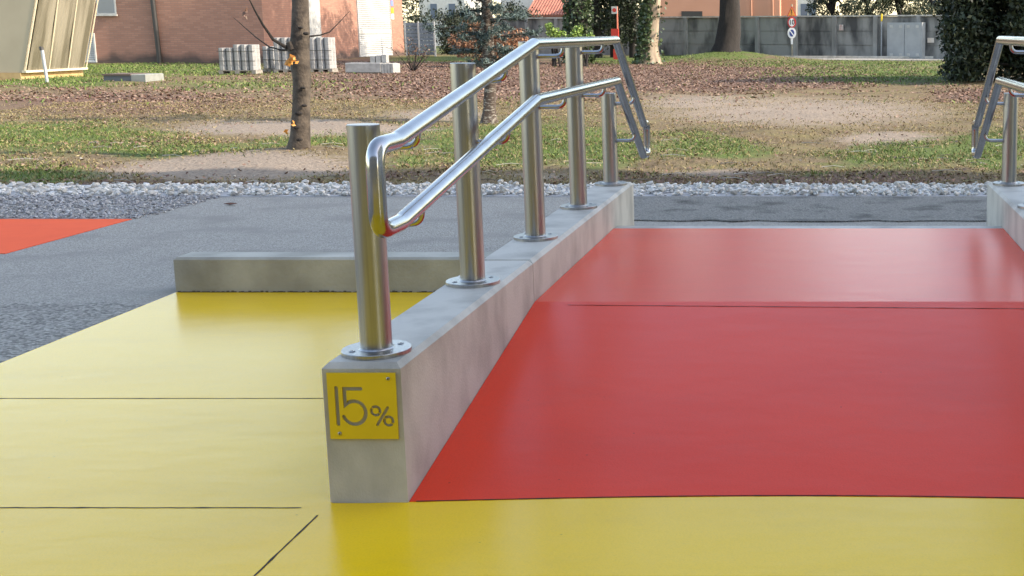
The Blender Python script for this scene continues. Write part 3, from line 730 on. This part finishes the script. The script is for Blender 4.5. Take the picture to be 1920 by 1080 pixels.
def hut():
    a = gnd(39, 149); X0 = a.x; Y0, Y1_ = 30.85, 33.4; ZT = 3.4; LX = -25.5; k = .27
    beige = mat('beige_panel', (.41, .35, .25), .6, col2=(.36, .305, .215), scale=1.2)
    cream = mat('cream_trim', (.56, .49, .36), .6)
    t = empty('beige_hut', (X0-2, Y0+1.2, 0), 'beige hut with outward leaning corrugated translucent side at far left', 'hut')
    def xs(z): return X0-.10+k*z
    MB().prism([(LX, .16), (xs(.16), .16), (xs(ZT), ZT), (LX-1, ZT)], 'y', Y0, Y1_).build('body', beige, t)
    MB().box(LX, X0-.10, Y0-.03, Y1_+.02, -.03, .155).build('timber_base', mat('timber', (.50, .34, .16), .8, col2=(.40, .26, .12), scale=6), t)
    sh = MB(); n = 40; vs = []; fs = []                  # corrugated sheet on the leaning side
    for i in range(n*2+1):
        y = Y0+.1+(Y1_-Y0-.2)*i/(n*2); o = .012+.028*(.5+.5*math.cos(i*math.pi/2))
        for z in (.22, ZT-.1): vs.append((xs(z)+o, y, z))
    fs = [(2*i, 2*i+2, 2*i+3, 2*i+1) for i in range(n*2)]
    sh.add(vs, fs).build('corrugated_sheet', mat('translucent_sheet', (.24, .22, .17), .4, col2=(.11, .10, .07), scale=1.6, mix=(.35, .6), stretch=(.2, 2.2, .25), spec=.6), t, fix=False)
    def bar(y0, y1, name='trim'):
        MB().tube([(xs(.18)+.05, y0, .18), (xs(ZT)+.05, y1, ZT)], .018, 6).build(name, cream, t)
    bar(Y0, Y0); bar(Y1_, Y1_); bar(Y0+.95, Y0+.75, 'glazing_bar'); bar(Y0+1.75, Y0+1.55, 'glazing_bar')
    MB().box(xs(.18)-.02, xs(.18)+.09, Y0-.02, Y1_+.02, .157, .215).build('trim', cream, t)
hut()
b = gnd(89, 155); tp = aty(79, 94, b.y)
t = empty('marker_post', (b.x, b.y, 0), 'thin grey leaning post with black cap before the beige hut', 'post')
MB().tube([(b.x, b.y, -.05), tp], .035, 12).build('pole', M['grey_metal'], t, smooth=True)
MB().tube([tp+Vector((-.01, 0, 0)), tp+Vector((-.015, 0, .05)), tp+Vector((-.05, 0, .075))], [.045, .045, .02], 10).build('cap', M['plastic_d'], t, smooth=True)
a, c = gnd(195, 153), gnd(274, 153); zt = aty(230, 139.5, a.y).z; xm = aty(247, 150, a.y).x
t = empty('inspection_chamber', ((a.x+c.x)/2, a.y, 0), 'low concrete inspection chamber with dark front in the left lawn', 'box')
MB().box(a.x, xm-.003, a.y, a.y+.8, -.05, zt-.03).build('dark_box', mat('shaded_front_box', (.10, .11, .125), .7), t)  # shade of the chamber's front face put into this dark colour
MB().cham(xm, c.x, a.y-.02, a.y+.8, -.05, zt, .015).build('concrete_box', mat('grey_green_concrete', (.24, .255, .235), .9, col2=(.18, .19, .175), scale=5), t)
MB().box(a.x-.03, xm-.005, a.y-.03, a.y+.83, zt-.027, zt+.01).build('lid', mat('rusty_lid', (.12, .085, .07), .8), t)

# pallets of paving blocks
M['block'] = mat('grey_block', (.34, .34, .333), .9, col2=(.25, .25, .247), scale=7, bump=.2)
M['pallet'] = mat('pallet_wood', (.30, .28, .25), .9, col2=(.2, .185, .16), scale=10)
def pallet(px0, px1, pyb, cols, label, depth=2, back=0.0):
    a, c = gnd(px0, pyb), gnd(px1, pyb); X0, X1, Yp = a.x, c.x, a.y+back
    t = empty('block_pallet', ((X0+X1)/2, Yp+.35, 0), label, 'pallet', 'pallets of grey paving blocks')
    n = len(cols); w_ = (X1-X0)/n; D = w_*depth
    for q in (0, .5, 1):
        xc = X0+.06+(X1-X0-.12)*q; MB().box(xc-.06, xc+.06, Yp, Yp+D, .0, .075).build('pallet_bearer', M['pallet'], t)
    for q in range(4):
        y = Yp+(D-.1)*q/3; MB().box(X0, X1, y, y+.1, .077, .1).build('pallet_board', M['pallet'], t)
    for i, h in enumerate(cols):
        for j in range(depth):
            x, y = X0+w_*(i+.5), Yp+w_*(j+.5); lay = max(3, int(round((h-.1)/.115))); hh = (h-.1)/lay; prof = []
            r = w_*.49
            for k in range(lay):
                z = .102+k*hh; prof += [(r*.95, z), (r, z+hh*.08), (r, z+hh*.90), (r*.95, z+hh*.97)]
            m = MB(); m.lathe(x, y, prof, 8); ca, sa = math.cos(R(22.5)), math.sin(R(22.5))
            m.v = [(x+(vx-x)*ca-(vy-y)*sa, y+(vx-x)*sa+(vy-y)*ca, vz) for vx, vy, vz in m.v]
            m.build('block_stack', M['block'], t)
    for z in (.35, .62):
        if z < max(cols)-.1:
            MB().box(X0-.004, X1+.004, Yp-.006, Yp-.002, z, z+.014).build('strap', M['plastic_d'], t)
    return t
pallet(410, 480, 138.5, [.72, .72, .81, .81, .81], 'leftmost pallet of grey paving blocks by the brick building, stepped top')
pallet(478, 504, 136, [.74, .74], 'narrow pallet of grey blocks just right of the leftmost pallet', 2, .5)
pallet(514, 556, 137, [1.0, 1.0, 1.0], 'tall pallet of grey blocks half hidden left of the young tree trunk')
pallet(580, 623, 135.5, [.98, 1.0, 1.0], 'tall pallet of pale blocks right of the young tree trunk')
a, c = gnd(648, 137.5), gnd(737, 137.5)
t = empty('kerb_stack', ((a.x+c.x)/2, a.y+.3, 0), 'low stack of grey concrete kerb stones beside the louvred door', 'kerb stones')
MB().cham(a.x, a.x+(c.x-a.x)*.74, a.y, a.y+.5, .03, .29, .01).build('kerb_stone', M['block'], t)
for i in range(4):
    x = a.x+(c.x-a.x)*(.75+.065*i); MB().cham(x, x+.055*(c.x-a.x), a.y+.02, a.y+.6, .0, .28-.01*(i % 2), .008).build('kerb_stone', M['block'], t)
MB().box(a.x+.05, c.x-.1, a.y+.05, a.y+.45, -.01, .028).build('timber_bearer', M['pallet'], t)
for i in range(3):
    x = a.x+(c.x-a.x)*(.48+.12*i); MB().cham(x, x+.1*(c.x-a.x), a.y+.2, a.y+.42, .292, .292+.19+.02*i, .008).build('kerb_stone', M['block'], t)

# blue grey slat fence
t0 = aty(762, 104, 58); t1 = aty(817, 104, 58)
t = empty('slat_fence', ((t0.x+t1.x)/2, 58, 0), 'blue grey metal slat fence beside the brick building', 'fence')
M['bluegrey'] = mat('blue_grey_paint', (.15, .19, .245), .55, col2=(.12, .155, .2), scale=3)
xm = aty(787, 104, 58).x; zt = aty(787, 42, 58).z
for x in (t0.x, xm, t1.x-.02): MB().box(x-.035, x+.035, 57.96, 58.04, -.05, zt+.05).build('post', M['grey_metal'], t)
for q0, q1 in ((t0.x+.037, xm-.037), (xm+.037, t1.x-.057)):
    for i in range(9):
        z = .06+i*(zt-.06)/9; MB().box(q0, q1, 57.985, 58.015, z, z+(zt-.06)/9-.018).build('slat', M['bluegrey'], t)

# bare shrub and beech hedge
def twigs(name, base, n, h, spread, m, leafm, nl, label, cat, ls=.05):
    t = empty(name, base, label, cat); base = Vector(base); mb = MB(); P = []
    for _ in range(n):
        a = random.uniform(0, 6.28); d = Vector((math.cos(a)*spread*random.random(), math.sin(a)*spread*random.random(), random.uniform(.5, 1)*h))
        p1 = base+d*.5+Vector((random.uniform(-.1, .1), random.uniform(-.1, .1), 0)); p2 = base+d
        mb.tube([base+Vector((random.uniform(-.05, .05), random.uniform(-.05, .05), -.03)), p1, p2], [.014, .009, .003], 5)
        for _ in range(3):
            q = p1.lerp(p2, random.random()); e = q+Vector((random.uniform(-.3, .3), random.uniform(-.3, .3), random.uniform(.05, .3))); mb.tube([q, e], [.005, .002], 4)
            P += [q.lerp(e, random.random()) for _ in range(max(0, nl))]
        P += [p1.lerp(p2, random.random()) for _ in range(nl)]
    mb.build('stem', m, t)
    if P: quads('foliage', leaf_quads(np.array([tuple(p) for p in P]), np.full(len(P), ls), 0, .6), leafm, t)
    return t
g0 = gnd(775, 133); twigs('bare_shrub', (g0.x, g0.y, 0), 16, .95, .75, M['bark_d'], M['litter'], 3, 'small leafless brown shrub right of the kerb stone stack', 'shrub', .06)
M['beech'] = mat('beech_leaf', (.4, .18, .08), .7, island=[(.14, .06, .032), (.27, .13, .07), (.35, .20, .12), (.19, .085, .045), (.09, .042, .028)], spec=.3)
M['evergreen'] = mat('evergreen_leaf', (.03, .05, .02), .55, island=[(.009, .014, .008), (.02, .032, .016), (.036, .054, .026), (.013, .021, .010)], spec=.4)
M['ivy'] = mat('ivy_leaf', (.05, .08, .03), .45, island=[(.022, .04, .016), (.05, .085, .03), (.085, .125, .055), (.03, .055, .02)], spec=.5)
M['olive'] = mat('olive_leaf', (.1, .12, .07), .6, island=[(.035, .05, .025), (.075, .095, .05), (.13, .15, .095), (.05, .065, .03)], spec=.4)
M['bright'] = mat('bright_leaf', (.15, .25, .04), .5, island=[(.10, .18, .03), (.19, .30, .06), (.26, .36, .1)], spec=.4)
def bush(name, blobs, n, ls, m, label, cat, base, stems=8, group=None, shell=.5):
    t = empty(name, base, label, cat, group); mb = MB(); base = Vector(base)
    for b_ in random.sample(blobs, min(stems, len(blobs))):
        e = Vector(b_[:3]); p0 = base+Vector((random.uniform(-.2, .2), random.uniform(-.2, .2), -.05))
        mb.tube([p0, p0.lerp(e, .5)+Vector((0, 0, .1)), e], [.05, .03, .01], 6)
    mb.build('stem', M['bark_d'], t)
    P = cloud(blobs, n, shell); P = P[P[:, 2] > .02]
    quads('foliage', leaf_quads(P, np.full(len(P), ls), 0, .55), m, t); return t
c = aty(925, 95, 41)
bl = clumps(c.x, 41, .75, 1.35, .8, .75, 60, .16, .34)
bush('beech_hedge', bl, 5200, .09, M['beech'], 'orange brown beech bush behind the blue conifer', 'shrub', (c.x, 41, 0))
c = aty(852, 80, 62); bl = clumps(c.x, 62, .9, .8, .6, 1.0, 40, .25, .45)
bush('dark_shrub', bl, 5000, .10, M['evergreen'], 'dark evergreen shrub between slat fence and beech bush', 'shrub', (c.x, 62, 0))
for px, py, lab in ((1042, 55, 'bright green leafy plant left of the ivy covered trunk'), (1088, 62, 'bright green leafy plant at the foot of the ivy covered trunk')):
    c = aty(px, py, 42); bl = clumps(c.x, 42, c.z-.1, .38, .3, .3, 14, .08, .16)
    bush('leafy_plant', bl, 500, .10, M['bright'], lab, 'plant', (c.x, 42, 0), 5)

# ================================================================ BACKGROUND: CENTRE AND RIGHT
def big_tree(name, base, trunk_pts, rads, bm, blobs, n, ls, lm, label, limbs=9, ivy=None, group=None):
    t = empty(name, base, label, 'tree', group)
    trunk('trunk', trunk_pts, rads, bm, t, 18, .09)
    top = Vector(trunk_pts[-1]); mb = MB()
    for b_ in random.sample(blobs, min(limbs, len(blobs))):
        e = Vector(b_[:3]); s = Vector(trunk_pts[-2]).lerp(top, random.random()); mb.tube([s, s.lerp(e, .5)+Vector((0, 0, .3)), e], [.14, .08, .02], 7)
    mb.build('limb', bm, t)
    P = cloud(blobs, n, .45); quads('crown', leaf_quads(P, np.full(len(P), ls), 0, .55), lm, t)
    if ivy is not None: quads('ivy', leaf_quads(ivy, np.full(len(ivy), .13), 0, .8), M['ivy'], t)
    return t
def ivy_pts(tp, rads, n, zmax, side=None):
    tp = [Vector(p) for p in tp]; out = []
    while len(out) < n:
        z = random.uniform(0, zmax)
        for i in range(len(tp)-1):
            if tp[i].z <= z <= tp[i+1].z:
                u = (z-tp[i].z)/(tp[i+1].z-tp[i].z+1e-6); c = tp[i].lerp(tp[i+1], u); r = rads[i]*(1-u)+rads[i+1]*u
                a = random.uniform(0, 6.28)
                if side is not None and math.cos(a)*side < -.1 and random.random() < .93: break
                k = r+random.uniform(.02, .22); out.append((c.x+k*math.cos(a), c.y+k*math.sin(a), z)); break
    return np.array(out)
# ivy trunk with pale bark, right of the handrail
b = gnd(1219, 120); tp = [(b.x, b.y, -.1), (b.x+.02, b.y, .12), (b.x+.0, b.y, .6), (b.x+.12, b.y, 1.6), (b.x+.22, b.y, 2.6), (b.x+.3, b.y, 5.0), (b.x+.2, b.y, 7.5)]
rd = [.55, .40, .29, .25, .24, .22, .18]
big_tree('ivy_tree', (b.x, b.y, 0), tp, rd, M['bark_l'], clumps(b.x+.2, b.y, 9, 3.0, 3.0, 2.4, 60, .5, 1.0), 16000, .16, M['ivy'],
         'tree with pale fluted trunk and ivy up its left side', ivy=ivy_pts(tp, rd, 3600, 6, -1))
c = aty(1082, 60, 46); tp = [(c.x, 46, -.1), (c.x, 46, .5), (c.x+.05, 46, 2), (c.x, 46, 4), (c.x, 46, 7)]; rd = [.42, .36, .34, .3, .2]
big_tree('ivy_tree', (c.x, 46, 0), tp, rd, M['bark_d'], clumps(c.x, 46, 8.5, 2.8, 2.8, 2.6, 60, .5, 1.0), 16000, .16, M['ivy'],
         'tree trunk wholly wrapped in dark ivy behind the upper rail', ivy=ivy_pts(tp, rd, 5200, 6.5))
for i, (px, Y, rx) in enumerate(((1120, 55, 1.0), (1150, 56.5, 1.1), (1186, 55, 1.0))):
    c = aty(px, 60, Y); bl = clumps(c.x, Y, 3.4, rx, .9, 3.4, 90, .35, .7); bl = [q for q in bl if q[2] > .9 or random.random() < .5]
    tp = [(c.x, Y, -.1), (c.x, Y, 2), (c.x, Y, 5.5)]
    big_tree('dark_yew', (c.x, Y, 0), tp, [.18, .15, .05], M['bark_d'], bl, 11000, .13, M['evergreen'],
             ('dark evergreen tree just right of the ivy wrapped trunk', 'dark evergreen tree behind the red hydrant pole', 'dark evergreen tree just left of the pale ivy trunk')[i], group='dark evergreens before the far wall')
# cedar on its mound
b = Vector((aty(1364, 90, 50.3).x, 50.3, .3)); z = lambda py: aty(1364, py, 50.3).z; x = lambda px, py: aty(px, py, 50.3).x
tp = [(b.x, b.y, .0), (x(1362, 97), b.y, .32), (x(1364, 85), b.y, z(85)), (x(1367, 60), b.y, z(60)), (x(1369, 30), b.y, z(30)), (x(1369, 0), b.y, z(0)), (x(1369, 0), b.y, 5.5), (x(1369, 0), b.y, 10)]
big_tree('cedar_tree', (b.x, b.y, 0), tp, [.85, .66, .52, .46, .42, .39, .33, .2], M['bark_d'], clumps(b.x, b.y, 9.5, 5, 4.5, 2.2, 80, .5, 1.1), 22000, .15, M['evergreen'],
         'thick dark cedar trunk standing on a small mound before the wall', limbs=14)
# laurel at the right edge
bl = clumps(5.9, 30.2, 1.9, 2.9, 2.2, 2.3, 230, .35, .7); bl = [q for q in bl if q[2] > .1]
bl += [(3.2+random.uniform(-.25, .5), 29+random.uniform(-.5, 1.2), random.uniform(.15, 3.6), .45, .45, .45) for _ in range(60)]
bush('laurel_bush', bl, 75000, .125, M['evergreen'], 'large dense dark evergreen bush at the upper right', 'bush', (5.9, 30.2, 0), 20, shell=.3)

# far concrete wall of stacked planks between posts
def far_wall():
    A, B = Vector((-22.5, 62.6, 0)), Vector((12.5, 51.9, 0))
    A = gnd(1240, 103.5); B = gnd(1760, 110.5); u = (B-A).normalized(); A0 = A-u*13; L_ = (B-A).length+13+7
    t = empty('concrete_fence_wall', A0+u*(L_/2), 'long stained grey concrete plank wall across the back of the park', 'wall')
    mt = mat('stained_concrete', (.30, .295, .28), .9, col2=(.07, .07, .07), scale=.9, detail=9, mix=(.44, .64), bump=.3, bscale=12, stretch=(1.5, 1.5, .55))
    mp_ = mat('post_concrete', (.34, .335, .32), .9, col2=(.16, .158, .15), scale=1.5, detail=8, stretch=(1.5, 1.5, .5))
    q = Vector((-u.y, u.x, 0)); hgt = 1.78; n = int(L_/2.08)
    def blk(s0, s1, d0, d1, z0, z1, name, m):
        P = [A0+u*s+q*d for s, d in ((s0, d0), (s1, d0), (s1, d1), (s0, d1))]
        MB().add([(p.x, p.y, z0) for p in P]+[(p.x, p.y, z1) for p in P], [(0,3,2,1),(4,5,6,7),(0,1,5,4),(1,2,6,5),(2,3,7,6),(3,0,4,7)]).build(name, m, t)
    for i in range(n+1):
        s = i*2.08; blk(s-.10, s+.10, -.13, .1, -.1, hgt+.005, 'post', mp_)
        if i < n:
            for k in range(3):
                z0 = -.05+k*(hgt+.05)/3; blk(s+.082, s+1.998, 0+.006*((i+k) % 2), .06, z0, z0+(hgt+.05)/3-.022, 'plank', mt)
            blk(s+.085, s+1.995, .062, .09, -.05, hgt, 'backing', mt)
    blk(-.1, L_, -.09, .12, hgt+.008, hgt+.07, 'coping', M['conc'])
    return A0, u, q
A0, U, Q = far_wall()
def on_wall(px, py, off=-.12):
    r = ray(px, py); o = Vector((0, 0, H)); pl = A0+Q*off
    tt = (pl-o).dot(Q)/r.dot(Q); return o+r*tt
def wall_box(name, px0, px1, py0, py1, d0, d1, m, parent, zmin=None):
    a, c = on_wall(px0, py1, -d1), on_wall(px1, py0, -d1); z0 = a.z if zmin is None else zmin
    P = [a, a+U*((c-a).dot(U)), a+U*((c-a).dot(U))+Q*(d1-d0), a+Q*(d1-d0)]
    return MB().add([(p.x, p.y, z0) for p in P]+[(p.x, p.y, c.z) for p in P], [(0,3,2,1),(4,5,6,7),(0,1,5,4),(1,2,6,5),(2,3,7,6),(3,0,4,7)]).build(name, m, parent)
c = on_wall(1695, 108)
t = empty('utility_cabinet', (c.x, c.y, 0), 'light grey double door metal cabinet against the far wall', 'cabinet')
lg = mat('cabinet_grey', (.36, .38, .39), .5, col2=(.31, .33, .34), scale=3)
wall_box('body', 1663, 1729, 42, 109, .10, .42, lg, t, 0)
dl = wall_box('door', 1666, 1695.3, 45, 106.5, .425, .45, lg, t); dr_ = wall_box('door', 1696.2, 1726, 45, 106.5, .425, .45, lg, t)
for px, d_ in ((1668, dl), (1686, dl), (1700, dr_), (1717, dr_)):
    for py in (47, 100): wall_box('hinge_plate', px, px+5.5, py, py+5, .452, .465, M['white'], d_)
wn = wall_box('notice_board', 1573, 1581, 46, 57, .08, .10, mat('notice_red', (.48, .30, .27), .6, col2=(.6, .6, .58), scale=9), None); tag(wn, 'small red and white notice on the far concrete wall', 'notice')
t2 = wall_box('notice_board', 1739, 1751, 71, 80, .08, .10, mat('notice_cream', (.6, .5, .42), .6, col2=(.62, .62, .6), scale=7), None); tag(t2, 'small cream notice on the far wall right of the grey cabinet', 'notice')
c = on_wall(1653, 40, -.2)
t = empty('marker_pole', (c.x, c.y, 0), 'thin grey pole with yellow tip left of the grey cabinet', 'pole')
MB().tube([(c.x, c.y, -.02), (c.x, c.y, aty(1653, 40, c.y).z)], .03, 8).build('pole', M['grey_metal'], t)
MB().tube([(c.x, c.y, aty(1653, 40, c.y).z+.001), (c.x, c.y, aty(1653, 26, c.y).z)], .04, 8).build('tip', M['sign_y'], t)

# traffic signs
def sign_pole():
    Yp = on_wall(1484, 104).y-.8; b = aty(1485, 105, Yp)
    t = empty('traffic_sign_pole', (b.x, Yp, 0), 'pole with orange warning triangle, speed limit 10 and no parking disc', 'sign')
    xp = b.x; px = lambda a, q: aty(a, q, Yp)
    MB().tube([(xp, Yp, -.05), (xp, Yp, px(1484, 8).z)], .032, 10).build('pole', mat('pole_wood_grey', (.34, .30, .22), .7), t, smooth=True)
    red = mat('sign_red', (.55, .03, .03), .45); blue = mat('sign_blue', (.04, .07, .25), .45); wh = mat('sign_white', (.8, .8, .8), .45); orn = mat('sign_orange', (.75, .30, .06), .45); blk = mat('sign_black', (.02, .02, .02), .5)
    def disc(z, rx, rz, y, m, name, par=t, n=36):
        me = MB().prism([(xp+rx*math.cos(2*math.pi*k/n), z+rz*math.sin(2*math.pi*k/n)) for k in range(n)], 'y', y, y+.012); return me.build(name, m, par)
    sc = Yp/F; z10 = px(1484, 42).z; znp = px(1484, 62).z
    d = disc(z10, 8*sc, 10*sc, Yp-.06, red, 'speed_sign'); disc(z10, 5.6*sc, 7.4*sc, Yp-.073, wh, 'sign_face', d)
    cu = bpy.data.curves.new('digits', 'FONT'); cu.body = '10'; cu.size = 13*sc; cu.align_x = 'CENTER'; cu.align_y = 'CENTER'; cu.extrude = .003; cu.offset = .006
    tmp = bpy.data.objects.new('tmp', cu); COL.objects.link(tmp); bpy.context.view_layer.update()
    me = bpy.data.meshes.new_from_object(tmp.evaluated_get(bpy.context.evaluated_depsgraph_get())); bpy.data.objects.remove(tmp)
    me.transform(facing_cam(xp, Yp-.078, z10) @ Matrix.Diagonal((.85, 1, 1, 1))); me.materials.clear(); link('digits', me, blk, d)
    d = disc(znp, 8*sc, 10.2*sc, Yp-.06, wh, 'parking_sign'); disc(znp, 4.6*sc, 6.4*sc, Yp-.073, blue, 'sign_face', d)
    s_ = MB(); s_.add([(xp+a*sc, Yp-.077, znp+b_*sc) for a, b_ in ((-4.6, 4.8), (-3.2, 6), (4.6, -4.8), (3.2, -6))], [(0, 1, 2, 3)]); s_.build('slash', wh, d)
    zt = px(1484, 12).z; zb = px(1484, 31).z
    d = MB().prism([(xp-9*sc, zb), (xp+9*sc, zb), (xp+.5*sc, zt), (xp-.5*sc, zt)], 'y', Yp-.06, Yp-.048).build('warning_triangle', red, t)
    MB().prism([(xp-7*sc, zb+1.6*sc), (xp+7*sc, zb+1.6*sc), (xp, zt-2.2*sc)], 'y', Yp-.073, Yp-.062).build('sign_face', orn, d)
    MB().box(xp-.7*sc, xp+.7*sc, Yp-.080, Yp-.075, zb+5*sc, zb+13*sc).build('exclamation_bar', blk, d)
    MB().box(xp-.7*sc, xp+.7*sc, Yp-.080, Yp-.075, zb+2.6*sc, zb+4*sc).build('exclamation_dot', blk, d)
    MB().box(xp-2*sc, xp+2*sc, Yp-.05, Yp-.036, px(1484, 83).z, px(1484, 73).z).build('small_plate', wh, t)
sign_pole()
b = gnd(1158, 104); b.y = 52; b.x = aty(1158, 60, 52).x
t = empty('hydrant_pole', (b.x, 52, 0), 'red hydrant pole with hose box and small square sign', 'hydrant')
rd_ = mat('hydrant_red', (.50, .035, .022), .5)
MB().tube([(b.x, 52, -.02), (b.x, 52, aty(1158, 12, 52).z)], .035, 10).build('pole', mat('pole_pink', (.55, .16, .10), .5), t, smooth=True)
MB().box(b.x-.24, b.x+.06, 51.8, 51.96, aty(0, 76, 52).z, aty(0, 54, 52).z).build('hose_box', rd_, t)
MB().box(b.x-.18, b.x+.0, 51.85, 51.96, .0, aty(0, 92, 52).z).build('hydrant_foot', rd_, t)
pl = MB().box(b.x-.22, b.x+.02, 51.93, 51.955, aty(0, 26, 52).z, aty(0, 12, 52).z).build('sign_plate', M['white'], t)
MB().tube([(b.x-.1, 51.925, aty(0, 19, 52).z), (b.x-.1, 51.928, aty(0, 19, 52).z)], .085, 16).build('red_mark', rd_, pl)

# road strip with kerb before the far wall
tag(MB().prism([(-2.2, 52.3), (-.5, 50.6), (2, 49.9), (14, 48.4), (14, 51.5), (2, 52.9)], 'z', -.02, .016).build('road', M['asphalt']), kind='structure')
tag(MB().prism([(-3, 53.6), (2, 52.95), (14, 51.55), (14, 51.7), (2, 53.1), (-3, 53.75)], 'z', -.02, .11).build('kerb', M['conc']), kind='structure')

# houses beyond the wall
plaster = mat('salmon_plaster', (.48, .245, .165), .9, col2=(.45, .225, .15), scale=1.2)
Yh = 74; x0, x1 = aty(1225, 20, Yh).x, aty(1462, 20, Yh).x
t = empty('salmon_house', ((x0+x1)/2, Yh+4, 0), 'salmon plastered house behind the concrete wall', 'building')
MB().box(x0, x1, Yh, Yh+9, -.1, 6.5).build('wall', plaster, t)
MB().box(x0-.4, x1+.4, Yh-.4, Yh+9.4, 6.502, 6.8).build('roof', mat('roof_edge', (.25, .13, .09), .8), t)
a, c = aty(1278, 38, Yh), aty(1317, 21, Yh)
wn = MB().box(a.x, c.x, Yh-.02, Yh+.03, a.z, c.z).build('window', M['plastic_d'], t); MB().box(a.x-.08, c.x+.08, Yh-.1, Yh-.022, a.z-.1, a.z-.002).build('sill', M['conc'], wn)
for px in (1409, 1449): xx = aty(px, 20, Yh).x; MB().tube([(xx, Yh-.08, 0), (xx, Yh-.08, 6.5)], .05, 8).build('downpipe', plaster, t)
a = aty(1462, 20, Yh+3); MB().box(x1+.003, x1+.9, Yh+2.5, Yh+6, 0, 5.8).build('side_wing', mat('brown_wall', (.36, .19, .13), .9), t)
Yh = 96
for nm, pa, pb, zt, lab in (('white_house', 1492, 1530, 7.5, 'white house right of the salmon house behind the wall'), ('white_house', 786, 872, 7.5, 'white house behind the slat fence at upper left of centre')):
    a, c = aty(pa, 20, Yh), aty(pb, 20, Yh)
    t = empty('white_house', ((a.x+c.x)/2, Yh+4, 0), lab, 'building', 'white houses beyond the park')
    MB().box(a.x, c.x, Yh, Yh+8, -.1, zt).build('wall', M['white'], t)
    MB().box(a.x-.3, c.x+.3, Yh-.3, Yh+8.3, zt+.002, zt+.25).build('roof', M['conc'], t)
    for i in range(2):
        xx = a.x+(c.x-a.x)*(.25+.4*i); wn = MB().box(xx, xx+.5, Yh-.03, Yh+.02, 2.0, 3.2).build('window', M['glass'], t)
        MB().box(xx-.06, xx+.56, Yh-.1, Yh-.032, 1.92, 1.998).build('sill', M['conc'], wn)
    MB().box(a.x, c.x, Yh-.12, Yh-.035, 1.45, 1.6).build('string_course', M['grey_metal'], t)
Yh = 80; a, c = aty(985, 28, Yh), aty(1060, 6, Yh)
t = empty('tiled_house', ((a.x+c.x)/2, Yh+3, 0), 'small house with red pantile roof left of the ivy wrapped trunk', 'building')
MB().box(a.x+.2, c.x-.2, Yh+.3, Yh+6, -.1, a.z-.05).build('wall', M['white'], t)
rf = MB().prism([(Yh-.2, a.z-.03), (Yh+3.1, a.z+1.25), (Yh+6.4, a.z-.03), (Yh+6.4, a.z-.13), (Yh+3.1, a.z+1.12), (Yh-.2, a.z-.13)], 'x', a.x, c.x).build('roof', mat('tile_red', (.36, .13, .09), .85), t)
tm = mat('tile_row_red', (.45, .19, .13), .85, col2=(.32, .11, .08), scale=3)
for i in range(14):
    xx = a.x+.1+(c.x-a.x-.2)*i/13; MB().tube([(xx, Yh-.25, a.z-.02), (xx, Yh+3.1, a.z+1.28)], .075, 6).build('tile_row', tm, rf)
MB().box(a.x-2.6, a.x-.4, Yh+4, Yh+9, -.1, 6).build('white_wing', M['white'], t)
# trees behind the wall
for i, (px, Y, rx, lab) in enumerate(((1560, 66, 1.3, 'grey green tree behind the wall right of the white house'), (1625, 65, 1.3, 'grey green tree behind the wall above the marker pole'),
                                      (1690, 66, 1.3, 'grey green tree behind the wall above the grey cabinet'), (1760, 64, 1.4, 'grey green tree behind the wall next to the dark bush'))):
    c = aty(px, 20, Y); bl = clumps(c.x, Y, 2.9, rx, 1.0, 1.5, 40, .3, .6)
    big_tree('hedge_tree', (c.x, Y, 0), [(c.x, Y, -.1), (c.x, Y, 1.5), (c.x, Y, 3)], [.14, .1, .05], M['bark_d'], bl, 5200, .13, M['olive'] if i != 0 else M['evergreen'], lab, 6, group='trees behind the far wall')
for i, (px, Y, hz) in enumerate(((775, 70, 4.0), (860, 66, 2.0), (965, 68, 2.4))):
    c = aty(px, 30, Y); bl = clumps(c.x, Y, hz*.55, 1.2, 1.0, hz*.55, 40, .35, .7)
    bush('background_shrub', bl, 5000, .14, M['evergreen'], ('tall dark evergreen beside the brick building corner', 'dark hedge below the white house', 'dark hedge behind the beech bush')[i], 'shrub', (c.x, Y, 0))

# unseen building added right of the ramp to keep the sun off it
t = empty('added_shade_building', (15, 2.5, 0), 'added unseen pale rendered building shading the ramp from the right', 'building')
pale = mat('pale_render', (.72, .70, .66), .9, col2=(.66, .64, .6), scale=1)
MB().box(9.5, 20, -5.2, 8.7, -.1, 13.4).build('wall', pale, t)
MB().box(9.1, 20.4, -5.6, 8.7, 13.402, 13.7).build('roof', M['conc'], t)
for fl in range(4):
    for k in range(4):
        y = -4+k*3.3; wn = MB().box(9.44, 9.49, y, y+1.6, 1.2+fl*3.3, 2.7+fl*3.3).build('window', M['white'], t)
        MB().box(9.425, 9.438, y+.08, y+1.52, 1.28+fl*3.3, 2.62+fl*3.3).build('pane', M['glass'], wn)

t = empty('added_shade_building', (0, -13, 0), 'added unseen grey rendered building behind the viewer, blocking sky light', 'building')  # unseen, added to dim front faces and darken post reflections
MB().box(-16, 9, -18, -7.5, -.1, 7.5).build('wall', mat('grey_render', (.34, .315, .285), .9, col2=(.29, .27, .245), scale=1.5), t)
MB().box(-16.4, 9.3, -18.4, -7.1, 7.502, 7.8).build('roof', M['conc'], t)
for fl in range(2):
    for k in range(6):
        x = -14.5+k*3.9; wn = MB().box(x, x+1.5, -7.49, -7.44, 1.0+fl*3.3, 2.6+fl*3.3).build('window', M['white'], t)
        MB().box(x+.08, x+1.42, -7.438, -7.425, 1.08+fl*3.3, 2.52+fl*3.3).build('pane', M['glass'], wn)
